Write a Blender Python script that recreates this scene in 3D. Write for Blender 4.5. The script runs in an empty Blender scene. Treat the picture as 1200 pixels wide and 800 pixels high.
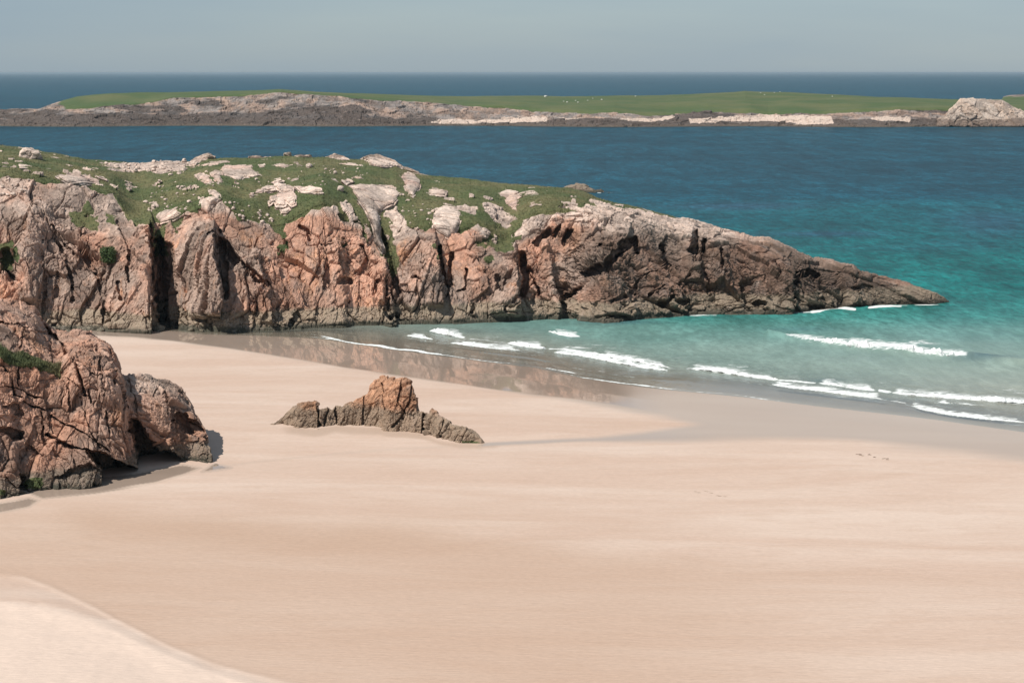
import bpy, math, random, os
import numpy as np
from concurrent.futures import ThreadPoolExecutor
from mathutils import Vector

HAZE = 4e-5
QUAL = float(os.environ.get("SCN_Q", "1.2"))
C = bpy.context.scene.collection
F32 = np.float32

# ------------------------------------------------------------------ camera maths
HCAM, FPX, PITCH = 35.0, 2000.0, math.atan(315.0 / 2000.0)
CP, SP = math.cos(PITCH), math.sin(PITCH)

def ray(x, y):
    dx = (np.asarray(x, float) - 600.0) / FPX
    dy = (400.0 - np.asarray(y, float)) / FPX
    return dx, CP + dy * SP, -SP + dy * CP

def at_z(x, y, z=0.0):
    dx, ry, rz = ray(x, y)
    t = (np.asarray(z, float) - HCAM) / rz
    return np.stack(np.broadcast_arrays(dx * t, ry * t, HCAM + rz * t), -1)

def at_D(x, y, D):
    dx, ry, rz = ray(x, y)
    t = np.asarray(D, float) / ry
    return np.stack(np.broadcast_arrays(dx * t, ry * t, HCAM + rz * t), -1)

def pix(P):
    z = P[..., 2] - HCAM
    fw = P[..., 1] * CP - z * SP
    up = P[..., 1] * SP + z * CP
    return 600 + FPX * P[..., 0] / fw, 400 - FPX * up / fw

def Dz(y):
    return at_z(600, y, 0.0)[..., 1]

def tb(x, pts):
    p = np.array(pts, float)
    return np.interp(x, p[:, 0], p[:, 1])

def sm(a, b, x):
    t = np.clip((x - a) / (b - a), 0, 1)
    return t * t * (3 - 2 * t)

# ------------------------------------------------------------------ noise
POOL = ThreadPoolExecutor(4)

def chunked(fn, P, nout, n=40000):
    P = P.reshape(-1, 3).astype(F32)
    parts = [P[i:i + n] for i in range(0, len(P), n)]
    res = list(POOL.map(fn, parts))
    if nout == 1:
        return np.concatenate(res)
    return [np.concatenate([r[k] for r in res]) for k in range(nout)]

def h3(ix, iy, iz, seed):
    with np.errstate(over='ignore'):
        h = (ix.astype(np.uint32) * np.uint32(374761393) + iy.astype(np.uint32) * np.uint32(668265263)
             + iz.astype(np.uint32) * np.uint32(2246822519) + np.uint32((seed * 3266489917) & 0xffffffff))
        h ^= h >> np.uint32(15)
        h *= np.uint32(2246822519)
        h ^= h >> np.uint32(13)
        h *= np.uint32(3266489917)
        h ^= h >> np.uint32(16)
    return h

def u01(h, k=0):
    with np.errstate(over='ignore'):
        if k:
            h = h * np.uint32(2654435761 + 40503 * k)
            h ^= h >> np.uint32(15)
            h = h * np.uint32(2246822519)
            h ^= h >> np.uint32(13)
    return (h & np.uint32(0xffffff)).astype(F32) / F32(16777216.0)

def _vnoise(P, seed):
    i = np.floor(P).astype(np.int32)
    f = P - i
    f = f * f * f * (f * (f * 6 - 15) + 10)
    out = 0
    for a in (0, 1):
        wx = f[:, 0] if a else 1 - f[:, 0]
        for b in (0, 1):
            wy = f[:, 1] if b else 1 - f[:, 1]
            for c in (0, 1):
                wz = f[:, 2] if c else 1 - f[:, 2]
                out = out + wx * wy * wz * u01(h3(i[:, 0] + a, i[:, 1] + b, i[:, 2] + c, seed))
    return out

def fbm(P, freq=1.0, octv=4, seed=0, gain=0.5, aniso=(1, 1, 1)):
    """value noise, roughly -1..1"""
    A = np.array(aniso, F32)
    def fn(q):
        o, a, tot, fr = 0, 1.0, 0, freq
        for k in range(octv):
            o = o + a * (_vnoise(q * (A * F32(fr)) + F32(k * 17.3), seed + k) * 2 - 1)
            tot += a
            a *= gain
            fr *= 2.03
        return (o / tot * 1.6).astype(F32)
    s = P.shape[:-1]
    return chunked(fn, P, 1).reshape(s)

def _worley(P, seed):
    i = np.floor(P).astype(np.int32)
    f = (P - i).astype(F32)
    n = len(P)
    F1 = np.full(n, 9, F32); F2 = np.full(n, 9, F32)
    ID = np.zeros(n, np.uint32); V = np.zeros((n, 3), F32)
    for a in (-1, 0, 1):
        for b in (-1, 0, 1):
            for c in (-1, 0, 1):
                h = h3(i[:, 0] + a, i[:, 1] + b, i[:, 2] + c, seed)
                vx = f[:, 0] - a - u01(h, 1)
                vy = f[:, 1] - b - u01(h, 2)
                vz = f[:, 2] - c - u01(h, 3)
                d = vx * vx + vy * vy + vz * vz
                m = d < F1
                F2 = np.where(m, F1, np.minimum(F2, d))
                F1 = np.where(m, d, F1)
                ID = np.where(m, h, ID)
                V[m, 0] = vx[m]; V[m, 1] = vy[m]; V[m, 2] = vz[m]
    F1 = np.sqrt(F1); F2 = np.sqrt(F2)
    r = u01(ID, 4)
    tilt = (u01(ID, 5) - .5) * V[:, 0] + (u01(ID, 6) - .5) * V[:, 1] + (u01(ID, 7) - .5) * V[:, 2]
    return (F2 - F1).astype(F32), r, tilt.astype(F32)

def worley(P, seed=0):
    s = P.shape[:-1]
    a, b, c = chunked(lambda q: _worley(q, seed), P, 3, 30000)
    return a.reshape(s), b.reshape(s), c.reshape(s)

def rockdisp(P, s=1.0, aniso=(1, 1, 2.2), rot=0.0, seed=1, lv=(1, 1, 1)):
    """broken, jointed rock: displacement in metres and a tone per block"""
    w = np.stack([fbm(P, .11 / s, 2, seed + 11), fbm(P, .11 / s, 2, seed + 12), fbm(P, .11 / s, 2, seed + 13)], -1) * (.9 * s)
    w2 = np.stack([fbm(P, 1.1 / s, 3, seed + 14), fbm(P, 1.1 / s, 3, seed + 15), fbm(P, 1.1 / s, 3, seed + 16)], -1) * (.10 * s)
    Q = P + w + w2
    c, si = math.cos(rot), math.sin(rot)
    Q = np.stack([Q[..., 0] * c - Q[..., 2] * si, Q[..., 1], Q[..., 0] * si + Q[..., 2] * c], -1)
    A = np.array(aniso)
    e1, r1, t1 = worley(Q / (4.6 * s * A), seed)
    e2, r2, t2 = worley(Q / (1.7 * s * A), seed + 1)
    e3, r3, t3 = worley(Q / (.62 * s * A), seed + 2)
    m2 = .5 + .5 * sm(-.15, .35, fbm(P, .2 / s, 2, seed + 31))       # some faces stay broad and sound
    m3 = .25 + .75 * sm(-.1, .4, fbm(P, .3 / s, 2, seed + 32))
    k1 = sm(-.25, .25, fbm(P, .22 / s, 2, seed + 41)); k2 = sm(-.15, .35, fbm(P, .45 / s, 2, seed + 42))
    d = s * lv[0] * ((r1 - .5) * .9 + t1 * 2.4 - .7 * k1 * np.exp(-(e1 / .035) ** 2))
    d += s * lv[1] * m2 * ((r2 - .5) * .42 + t2 * 1.15 - .45 * k2 * np.exp(-(e2 / .05) ** 2))
    d += s * lv[2] * m3 * ((r3 - .5) * .14 + t3 * .40 - .13 * np.exp(-(e3 / .09) ** 2))
    e4, r4, t4 = worley(Q / (.27 * max(s, .6) * A), seed + 3)
    d += max(s, .6) * lv[2] * (.35 + .65 * sm(-.1, .3, fbm(P, .5, 2, seed + 33))) * (.075 * (r4 - .5) + t4 * .22 - .05 * np.exp(-(e4 / .1) ** 2))
    st = fbm(Q, 1.3 / s, 3, seed + 20, aniso=(1, 1, .14))
    d += s * lv[1] * (.08 * st + .05 * fbm(P, 1.0 / s, 4, seed + 21))
    tone = .34 * r1 + .27 * r2 + .18 * r3 + .14 * r4 + .12 * (st * .5 + .5)
    return d.astype(F32), tone.astype(F32)

def poly_sd(X, Y, poly, margin=6.0):
    """signed distance (negative inside); +margin far away"""
    p = np.array(poly, float)
    out = np.full(X.shape, margin)
    m = (X > p[:, 0].min() - margin) & (X < p[:, 0].max() + margin) & (Y > p[:, 1].min() - margin) & (Y < p[:, 1].max() + margin)
    if not m.any():
        return out
    x, y = X[m], Y[m]
    d = np.full(x.shape, 1e9)
    ins = np.zeros(x.shape, bool)
    n = len(p)
    for k in range(n):
        a, b = p[k], p[(k + 1) % n]
        ex, ey = b - a
        wx, wy = x - a[0], y - a[1]
        t = np.clip((wx * ex + wy * ey) / (ex * ex + ey * ey + 1e-9), 0, 1)
        d = np.minimum(d, (wx - ex * t) ** 2 + (wy - ey * t) ** 2)
        c = (a[1] > y) != (b[1] > y)
        if abs(ey) > 1e-9:
            ins ^= c & (x < (b[0] - a[0]) * (y - a[1]) / ey + a[0])
    d = np.sqrt(d)
    out[m] = np.where(ins, -d, np.minimum(d, margin))
    return out

def line_d(X, Y, pts, margin=12.0):
    p = np.array(pts, float)
    out = np.full(X.shape, 1e3)
    m = (X > p[:, 0].min() - margin) & (X < p[:, 0].max() + margin) & (Y > p[:, 1].min() - margin) & (Y < p[:, 1].max() + margin)
    if not m.any():
        return out
    x, y = X[m], Y[m]
    d = np.full(x.shape, 1e9)
    for a, b in zip(p[:-1], p[1:]):
        ex, ey = b - a
        wx, wy = x - a[0], y - a[1]
        t = np.clip((wx * ex + wy * ey) / (ex * ex + ey * ey + 1e-9), 0, 1)
        d = np.minimum(d, (wx - ex * t) ** 2 + (wy - ey * t) ** 2)
    out[m] = np.sqrt(d)
    return out

# ------------------------------------------------------------------ mesh helpers
def mesh_from(name, V, quads, mat, attr=None, smooth=False, parent=None):
    me = bpy.data.meshes.new(name)
    V = np.ascontiguousarray(V.reshape(-1, 3), F32)
    q = np.ascontiguousarray(quads, np.int32)
    k = q.shape[1]
    me.vertices.add(len(V)); me.vertices.foreach_set('co', V.ravel())
    me.loops.add(q.size); me.loops.foreach_set('vertex_index', q.ravel())
    me.polygons.add(len(q))
    me.polygons.foreach_set('loop_start', np.arange(len(q), dtype=np.int32) * k)
    me.polygons.foreach_set('use_smooth', np.full(len(q), smooth, bool))
    me.update(calc_edges=True)
    if attr is not None:
        a = me.color_attributes.new('mask', 'FLOAT_COLOR', 'POINT')
        a.data.foreach_set('color', np.ascontiguousarray(attr.reshape(-1, 4), F32).ravel())
    if mat: me.materials.append(mat)
    o = bpy.data.objects.new(name, me)
    C.objects.link(o)
    if parent: o.parent = parent
    return o

def grid_quads(nr, nc, keep=None):
    r = np.arange(nr - 1)[:, None]; c = np.arange(nc - 1)[None, :]
    i = r * nc + c
    q = np.stack([i, i + 1, i + nc + 1, i + nc], -1)
    if keep is not None:
        return q[keep]
    return q.reshape(-1, 4)

def grid_normals(P):
    du = np.gradient(P, axis=1); dv = np.gradient(P, axis=0)
    n = np.cross(du, dv)
    return n / (np.linalg.norm(n, axis=-1, keepdims=True) + 1e-9)

def tag(o, label=None, cat=None, group=None, kind=None):
    if label: o['label'] = label
    if cat: o['category'] = cat
    if group: o['group'] = group
    if kind: o['kind'] = kind
    return o

# ------------------------------------------------------------------ node helpers
class NT:
    def __init__(s, name):
        s.m = bpy.data.materials.new(name); s.m.use_nodes = True
        s.t = s.m.node_tree; s.t.nodes.clear()
    def n(s, typ, **kw):
        nd = s.t.nodes.new(typ)
        for k, v in kw.items():
            if k.startswith('i_'):
                key = k[2:]
                nd.inputs[int(key) if key.isdigit() else key.replace('_', ' ')].default_value = v
            else: setattr(nd, k, v)
        return nd
    def l(s, a, b): s.t.links.new(a, b)
    def put(s, sock, v):
        if hasattr(v, 'links') or isinstance(v, bpy.types.NodeSocket): s.l(v, sock)
        else: sock.default_value = v
    def math(s, op, a, b=0.0, clamp=False):
        nd = s.n('ShaderNodeMath', operation=op, use_clamp=clamp)
        s.put(nd.inputs[0], a); s.put(nd.inputs[1], b)
        return nd.outputs[0]
    def mix(s, f, a, b, mode='MIX'):
        nd = s.n('ShaderNodeMix', data_type='RGBA', blend_type=mode)
        s.put(nd.inputs[0], f)
        s.put(nd.inputs[6], a if not isinstance(a, tuple) else (*a, 1)[:4]); s.put(nd.inputs[7], b if not isinstance(b, tuple) else (*b, 1)[:4])
        return nd.outputs[2]
    def step(s, v, a, b, lo=0.0, hi=1.0):
        nd = s.n('ShaderNodeMapRange', interpolation_type='SMOOTHSTEP')
        s.put(nd.inputs[0], v); s.put(nd.inputs[1], a); s.put(nd.inputs[2], b); s.put(nd.inputs[3], lo); s.put(nd.inputs[4], hi)
        return nd.outputs[0]
    def pos(s):
        return s.n('ShaderNodeNewGeometry').outputs['Position']
    def noise(s, vec, scale, detail=4, rough=.55, sc=(1, 1, 1), dist=0.0, rot=0.0):
        mp = s.n('ShaderNodeMapping'); s.l(vec, mp.inputs[0]); mp.inputs['Scale'].default_value = sc
        mp.inputs['Rotation'].default_value = (0, 0, rot)
        nd = s.n('ShaderNodeTexNoise', noise_dimensions='3D')
        s.l(mp.outputs[0], nd.inputs['Vector'])
        nd.inputs['Scale'].default_value = scale; nd.inputs['Detail'].default_value = detail
        nd.inputs['Roughness'].default_value = rough; nd.inputs['Distortion'].default_value = dist
        return nd.outputs[0]
    def attr(s):
        a = s.n('ShaderNodeAttribute', attribute_name='mask')
        sp = s.n('ShaderNodeSeparateColor'); s.l(a.outputs['Color'], sp.inputs[0])
        return sp.outputs[0], sp.outputs[1], sp.outputs[2], a.outputs['Alpha']
    def bump(s, h, dist, strength=1.0, normal=None):
        b = s.n('ShaderNodeBump'); b.inputs['Distance'].default_value = dist; b.inputs['Strength'].default_value = strength
        s.l(h, b.inputs['Height'])
        if normal: s.l(normal, b.inputs['Normal'])
        return b.outputs[0]
    def out(s, sh):
        o = s.n('ShaderNodeOutputMaterial'); s.l(sh, o.inputs['Surface'])
        return s.m

def mat_rock(name, warm=(.43, .235, .155), grey=(.33, .255, .21), pale=(.52, .42, .36), tide_top=2.3, tide=True, weed=True,
             barn=(.23, .18, .125), dark=(.105, .07, .052), px=.13, gsc=.12, turf=((.070, .088, .034), (.15, .128, .062), (.046, .060, .023))):
    """mask: R grass, G dark brown, B block tone, A pale"""
    t = NT(name); p = t.pos(); R, G, B, A = t.attr()
    n1 = t.noise(p, .085, 3, .6)
    n2 = t.noise(p, .5, 4, .6, sc=(1, 1, .22))
    n3 = t.noise(p, 2.2, 4, .65)
    n4 = t.noise(p, .28, 5, .7, sc=(1, 1, .5))
    col = t.mix(t.step(n1, .4, .6), warm, grey)
    col = t.mix(t.step(n4, .54, .74), col, tuple(c * k for c, k in zip(warm, (1.08, 1.0, .82))))
    col = t.mix(t.step(t.math('ADD', t.math('MULTIPLY', A, 1.0), t.math('MULTIPLY', t.math('SUBTRACT', n4, .5), .9)), .35, .8), col, pale)
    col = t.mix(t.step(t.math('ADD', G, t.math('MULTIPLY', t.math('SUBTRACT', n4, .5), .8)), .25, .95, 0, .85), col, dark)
    col = t.mix(t.step(n2, .53, .70, 0, .5), col, (.13, .11, .10))
    tone = t.math('MULTIPLY', t.step(B, .2, .8, .60, 1.30), t.step(n3, .25, .75, .72, 1.22))
    col = t.mix(1.0, col, t.comb(tone) if hasattr(t, 'comb') else tone, 'MULTIPLY')
    rough = .92
    if tide:
        sx = t.n('ShaderNodeSeparateXYZ'); t.l(p, sx.inputs[0])
        zz = t.math('ADD', sx.outputs[2], t.math('MULTIPLY', t.math('SUBTRACT', n4, .5), 1.1))
        f = t.step(zz, tide_top - .35, tide_top + .35, 1, 0)
        bc = t.mix(t.step(n3, .3, .7), barn, (.20, .155, .115))
        col = t.mix(t.math('MULTIPLY', f, .88), col, bc)
        if weed:
            f2 = t.step(t.math('ADD', sx.outputs[2], t.math('MULTIPLY', t.math('SUBTRACT', n3, .5), 1.6)), .35, 1.0, .9, 0)
            col = t.mix(f2, col, (.035, .036, .026))
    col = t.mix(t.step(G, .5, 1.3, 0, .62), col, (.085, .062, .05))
    n5 = t.noise(p, .9, 5, .7, sc=(1, 1, .16))
    col = t.mix(t.step(n5, .55, .75, 0, .45), col, pale)
    col = t.mix(t.step(n5, .26, .40, .4, 0), col, (.09, .07, .06))
    gn = t.noise(p, gsc, 4, .6); gf = t.noise(p, 1.8, 4, .7)
    gcol = t.mix(t.step(gn, .35, .68), turf[0], turf[1])
    gcol = t.mix(t.step(gf, .35, .75), gcol, turf[2])
    gm = t.step(t.math('ADD', R, t.math('MULTIPLY', t.math('SUBTRACT', gf, .5), .75)), .42, .58)
    col = t.mix(gm, col, gcol)
    bh = t.noise(p, 3.0, 5, .7)
    nb = t.bump(bh, .10, .9)
    b = t.n('ShaderNodeBsdfPrincipled'); t.l(col, b.inputs['Base Color'])
    b.inputs['Roughness'].default_value = rough; b.inputs['Specular IOR Level'].default_value = .25
    t.l(nb, b.inputs['Normal'])
    return t.out(b.outputs[0])

M_HEAD = mat_rock('headland_rock', warm=(.375, .208, .145), grey=(.28, .20, .16), pale=(.41, .315, .262), tide_top=2.6, barn=(.27, .215, .155))
M_OUT = mat_rock('outcrop_rock', warm=(.37, .20, .135), grey=(.31, .20, .152), pale=(.39, .29, .235), tide_top=1.9, barn=(.13, .11, .09))
M_BEACHROCK = mat_rock('beach_rock', warm=(.33, .18, .11), grey=(.28, .165, .11), pale=(.3,.24,.2), tide_top=2.2, weed=False, barn=(.28, .205, .148))
M_SLAB = mat_rock('slab_rock', warm=(.43, .30, .245), grey=(.38, .295, .245), pale=(.47, .37, .31), tide=False)
M_FAR = mat_rock('island_rock', gsc=.022, turf=((.062, .092, .033), (.12, .12, .052), (.045, .068, .026)), warm=(.27, .19, .15), grey=(.20, .17, .155), pale=(.42, .33, .275), tide_top=1.3, barn=(.035, .036, .036), dark=(.04, .04, .042))

# ------------------------------------------------------------------ loft of a rocky landform, pixel columns at real depths
def landform(name, us, yb, ye, yc, Db, De, Dc, n1, n2, mat, feat=None, disp=None, mask=None, back=(20.0, -1.5),
             pw=(1.6, 1.8), sink=1.2, nback=40, topdamp=.5):
    """front face rows (base -> edge -> crest), then the slope behind, as one continuous surface"""
    nu = len(us)
    t1 = np.linspace(0, 1, n1)[:, None]; t2 = np.linspace(0, 1, n2 + 1)[1:, None]
    Y1 = yb + (ye - yb) * t1; D1 = Db + (De - Db) * t1 ** pw[0]
    Y2 = ye + (yc - ye) * t2; D2 = De + (Dc - De) * t2 ** pw[1]
    Y = np.concatenate([Y1, Y2]); D = np.concatenate([D1, D2])
    U = np.broadcast_to(us, Y.shape).copy()
    Dn = D.copy()
    if feat is not None:
        D = D + feat(U, Y, D)
    P = at_D(U, Y, D); Pn = at_D(U, Y, Dn)
    # rows under the foot
    ns = 3
    low = np.repeat(P[:1], ns, 0); low[:, :, 2] -= np.linspace(sink, .3, ns)[:, None]; low[:, :, 1] -= .15
    # back slope
    b = np.linspace(0, 1, nback + 1)[1:, None]
    crest = P[-1]
    Bk = np.repeat(crest[None], nback, 0)
    dep = back[0] if np.ndim(back[0]) else np.full(nu, back[0])
    Bk[:, :, 1] += dep[None] * b
    Bk[:, :, 0] += (crest[:, 0] / crest[:, 1] * dep)[None] * b
    Bk[:, :, 2] = crest[None, :, 2] + (back[1] - crest[None, :, 2]) * b ** 1.7
    P = np.concatenate([low, P, Bk])
    Pn = np.concatenate([low - (low[-1:] - Pn[:1]) * [0, 1, 0], Pn, Bk])
    nr = len(P)
    UU = np.broadcast_to(us, (nr, nu)).copy()
    YY = np.concatenate([np.repeat(Y[:1], ns, 0), Y, np.repeat(Y[-1:], nback, 0) - 40 * b])
    T = np.concatenate([np.zeros((ns, nu)), np.repeat(t1, nu, 1), 1 + np.repeat(t2, nu, 1), 2 + np.repeat(b, nu, 1)])
    N = grid_normals(Pn) * .8 + grid_normals(P) * .2
    N /= np.linalg.norm(N, axis=-1, keepdims=True) + 1e-9
    # one-sided orientation: face up / towards the camera
    flip = np.sign((N * np.array([0, -.7, .7])).sum(-1, keepdims=True) + 1e-6)
    g = np.median(flip); N = N * g
    d, tone = disp(P, UU, YY, T)
    damp = 1 - (1 - topdamp) * np.exp(-((T - 2) / .35) ** 2)
    P = P + N * (d * damp)[..., None]
    A = mask(P, UU, YY, T, tone)
    q = grid_quads(nr, nu)
    if g < 0: q = q[:, ::-1]
    o = mesh_from(name, P, q, mat, A, smooth=False)
    return o, P, UU, YY

# ================================================================== HEADLAND
YB = [(-160, 388), (0, 387), (60, 387), (190, 384), (205, 385), (280, 387), (320, 386), (400, 380.3), (480, 379), (540, 377.5), (610, 374),
      (657, 371), (677, 372), (707, 377), (727, 376), (747, 372), (820, 367), (895, 367), (967, 363), (993, 360), (1030, 358), (1060, 357), (1095, 355.8), (1112, 354)]
YC = [(-160, 158), (0, 169), (30, 173), (60, 178.5), (100, 186), (130, 188), (160, 191), (185, 189.5), (200, 188), (225, 189), (240, 186), (262, 185), (275, 185),
      (300, 184), (330, 182), (345, 182), (360, 184), (375, 183.5), (385, 184), (400, 185), (420, 185), (435, 185), (447, 187), (465, 193), (475, 199),
      (490, 204), (505, 206), (540, 208), (560, 211), (580, 214), (620, 217), (660, 220), (680, 223), (700, 230), (720, 236), (740, 240),
      (770, 248), (800, 255), (830, 262), (850, 269), (880, 277), (900, 279), (915, 285), (930, 293), (960, 302), (1000, 312), (1006, 317),
      (1040, 324), (1060, 330.5), (1080, 336.5), (1098, 342.5), (1107, 348), (1112, 353)]
YE = [(-160, 200), (0, 207), (33, 207), (53, 215), (83, 216), (100, 220), (113, 228), (133, 230), (143, 243), (150, 258), (158, 268), (168, 262), (190, 268),
      (205, 255), (217, 248), (235, 250), (247, 237), (260, 237), (267, 245), (280, 255), (308, 258), (318, 264), (330, 272), (335, 258), (347, 255),
      (360, 248), (365, 240), (390, 238), (397, 256), (408, 262), (427, 262), (440, 275), (452, 285), (462, 280), (475, 265), (497, 272), (507, 266),
      (540, 273), (557, 262), (573, 270), (597, 286), (608, 275), (612, 257), (620, 252), (647, 248), (665, 247), (690, 250), (740, 256),
      (800, 273), (850, 284), (900, 294), (940, 308), (1000, 322), (1060, 337), (1098, 348), (1112, 353.2)]
# geometric edge is a smoother line than the turf line
def yb_f(u): return tb(u, YB)
def yc_f(u): return tb(u, YC)
def ye_f(u): return tb(u, YE)
def ys_f(u):
    k = np.linspace(-14, 14, 15)
    return np.minimum(np.mean([ye_f(u + a) for a in k], 0), yb_f(u) - .05 - (yb_f(u) - yc_f(u)) * .1)
def Db_f(u): return Dz(yb_f(u))
def Ds_f(u):
    return np.mean([Db_f(u + a) for a in np.linspace(-48, 48, 25)], 0)
def De_f(u): return np.maximum(Ds_f(u), Db_f(u) - 1.0) * sm(1112, 1040, u) + Db_f(u) * (1 - sm(1112, 1040, u)) + tb(u, [(-160, 15), (120, 15), (180, 11), (400, 9), (700, 11), (820, 9), (900, 6), (1000, 3), (1112, .4)])
def Dc_f(u): return Ds_f(u) * sm(1112, 1040, u) + Db_f(u) * (1 - sm(1112, 1040, u)) + tb(u, [(-160, 64), (0, 62), (440, 52), (560, 47), (700, 38), (800, 27), (900, 15), (1000, 7), (1112, .8)])

def D_top(u, y):
    """depth of the undisplaced surface at a picture column/row of the headland top"""
    ye, yc = ys_f(u), yc_f(u)
    s = np.clip((ye - y) / (ye - yc), 0, 1.15)
    top = De_f(u) + (Dc_f(u) - De_f(u)) * s ** 1.8
    t = np.clip((yb_f(u) - y) / (yb_f(u) - ye), 0, 1)
    return np.where(y > ye, Db_f(u) + (De_f(u) - Db_f(u)) * t ** 1.6, top)

RIDGES = [  # line, left width, right width, height in m (towards the sea)
    ([(174, 262), (176, 300), (178, 386)], 80, 2.0, 4.5),
    ([(40, 238), (34, 262), (24, 300), (22, 345)], 3, 40, 3.2),
    ([(250, 268), (249, 290), (251, 308), (258, 325), (262, 344), (258, 364)], 45, 2.0, 5.5),
    ([(176, 252), (185, 290), (186, 322)], 10, 2, 3.0),
    ([(300, 300), (313, 335), (320, 372)], 34, 3, 2.2),
    ([(395, 285), (400, 320), (402, 376)], 40, 12, 1.6),
    ([(455, 300), (459, 340), (464, 376)], 20, 3, 2.2),
    ([(510, 278), (515, 310), (520, 350)], 40, 2.5, 2.8),
    ([(603, 290), (606, 320), (606, 360)], 60, 3, 3.0),
    ([(640, 285), (650, 330), (655, 368)], 14, 6, 1.5),
    ([(738, 268), (736, 290), (718, 300)], 50, 2.5, 2.6),
    ([(812, 275), (815, 300), (820, 320)], 24, 3, 2.0),
    ([(850, 290), (850, 310), (855, 330)], 25, 6, 1.3),
    ([(925, 305), (928, 330), (930, 364)], 60, 2, 1.6),
    ([(1000, 320), (1003, 345)], 40, 10, 1.0),
    ([(676, 330), (678, 352), (678, 373)], 2, 30, 1.2),
]
GULLY = [  # line, half width, depth
    ([(186, 284), (188, 310), (191, 384)], 7, 8.0),
    ([(198, 292), (201, 330), (202, 384)], 7, 3.0),
    ([(258, 282), (261, 305), (264, 330), (264, 346)], 5, 4.0),
    ([(262, 282), (276, 302)], 6, 3.0),
    ([(283, 307), (296, 322), (312, 334)], 4.5, 3.5),
    ([(441, 262), (452, 290), (461, 325), (466, 345)], 5, 3.0),
    ([(515, 290), (520, 318), (526, 345)], 2.5, 2.5), ([(529, 292), (527, 335)], 2, 2.0),
    ([(612, 300), (617, 328), (611, 347)], 5, 4.0), ([(621, 316), (627, 330), (632, 344)], 2.5, 2.5),
    ([(631, 282), (642, 272)], 4.5, 2.8), ([(649, 276), (655, 267)], 3.5, 2.2), ([(662, 284), (669, 273)], 4.5, 2.8),
    ([(738, 281), (722, 296), (704, 316), (687, 321)], 6.5, 4.5), ([(746, 279), (746, 296)], 3.5, 3.0),
    ([(778, 286), (782, 313)], 2.8, 2.2), ([(814, 277), (813, 294)], 5, 3.2), ([(825, 283), (822, 300)], 3.5, 3.0),
    ([(776, 358), (787, 348)], 3.5, 2.0), ([(793, 356), (807, 353)], 4.0, 2.2), ([(825, 318), (832, 342)], 1.5, 1.3),
    ([(662, 348), (678, 338)], 3.5, 2.0), ([(716, 353), (733, 348)], 2.8, 1.6), ([(690, 325), (700, 300), (704, 285)], 1.8, 1.5),
    ([(739, 335), (740, 342)], 3, 1.6), ([(762, 344), (776, 336)], 1.8, 1.3), ([(745, 345), (752, 322), (768, 318)], 1.2, 1.2),
    ([(929, 334), (936, 321), (950, 315), (958, 321)], 4.5, 3.0), ([(930, 340), (930, 364)], 1.5, 1.8),
    ([(1000, 340), (1012, 335), (1022, 338)], 3.5, 1.6), ([(887, 353), (896, 356)], 3.5, 1.8), ([(908, 312), (912, 322)], 3, 1.4),
    ([(846, 290), (848, 314)], 2, 1.4), ([(586, 322), (587, 340)], 3, 1.6), ([(544, 338), (537, 340)], 2, 1.2),
    ([(64, 272), (77, 300), (83, 322), (85, 350)], 1.4, 1.3), ([(113, 318), (120, 345), (122, 378)], 1.4, 1.4),
    ([(100, 290), (112, 318)], 1.5, 1.2), ([(49, 280), (52, 330), (50, 372)], 1.2, .9), ([(67, 318), (64, 345)], 1.6, 1.1),
    ([(138, 330), (143, 352)], 2.5, 1.2), ([(60, 262), (90, 300)], 1.0, .9), ([(94, 268), (108, 300)], 1.0, .9), ([(138, 260), (152, 290), (150, 330)], 1.6, 1.2),
    ([(350, 265), (362, 272), (363, 281)], 2.8, 1.5), ([(378, 286), (392, 284)], 1.6, 1.0), ([(422, 290), (430, 300), (428, 312)], 2.6, 1.6),
    ([(398, 328), (410, 330)], 5, .9), ([(443, 331), (447, 335)], 3, 1.3),
    ([(472, 343), (488, 348)], 2, 1.2), ([(488, 322), (494, 334)], 1.2, 1.0), ([(547, 315), (545, 334), (540, 340)], 1.3, 1.1),
    ([(5, 300), (20, 325)], 10, 3.0), ([(8, 322), (18, 330)], 5, 2.0), ([(457, 372), (463, 368)], 4, 2), ([(340, 380), (342, 376)], 4, 1.6),
    ([(204, 258), (222, 254)], 2, .8), ([(243, 272), (258, 268)], 2.5, 1.2), ([(455, 345), (452, 360)], 2, 1.2),
    ([(552, 366), (556, 358)], 1.6, 1.0), ([(605, 350), (600, 356)], 4, 1.6),
]
def head_feat(U, Y, D):
    o = np.zeros(U.shape)
    Z = np.stack([U, Y, 0 * U], -1)
    j1 = fbm(Z, .16, 4, 701); j2 = fbm(Z, .13, 4, 702); j3 = fbm(Z, .07, 2, 703)
    for L, lw, rw, h in RIDGES:
        p = np.array(L, float)
        xl = np.interp(Y, p[:, 1], p[:, 0]) + 2.2 * j1
        f = sm(p[0, 1] - 14, p[0, 1] + 8, Y) * (1 - sm(p[-1, 1] + 2, p[-1, 1] + 12, Y))
        x = U - xl
        pr = np.where(x < 0, 1 - sm(0, lw, -x), 1 - sm(0, rw, x))
        o -= h * f * pr
    for L, w, dp in GULLY:
        d = line_d(U + 1.8 * j1, Y + 1.5 * j2, L, w * 2.6 + 3)
        ww = w * (1 + .55 * j3) if w < 3 else w * (1 + .2 * j1)
        o += dp * (1 - .5 * (w < 2) * (j3 < -.1)) * (1 - sm(ww * .5, ww * 1.25, d))
    # a wave-cut ledge at the foot
    z0 = (yb_f(U) - Y)
    o += -1.2 * np.exp(-(z0 / 12.0) ** 2) * sm(60, 100, U) * (1 - .7 * sm(930, 1000, U))
    # do not open the front below the waterline too deeply and keep the crest
    k = sm(0, 10, Y - yc_f(U)) * (1 - .65 * sm(900, 1110, U))
    return o * k

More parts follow.
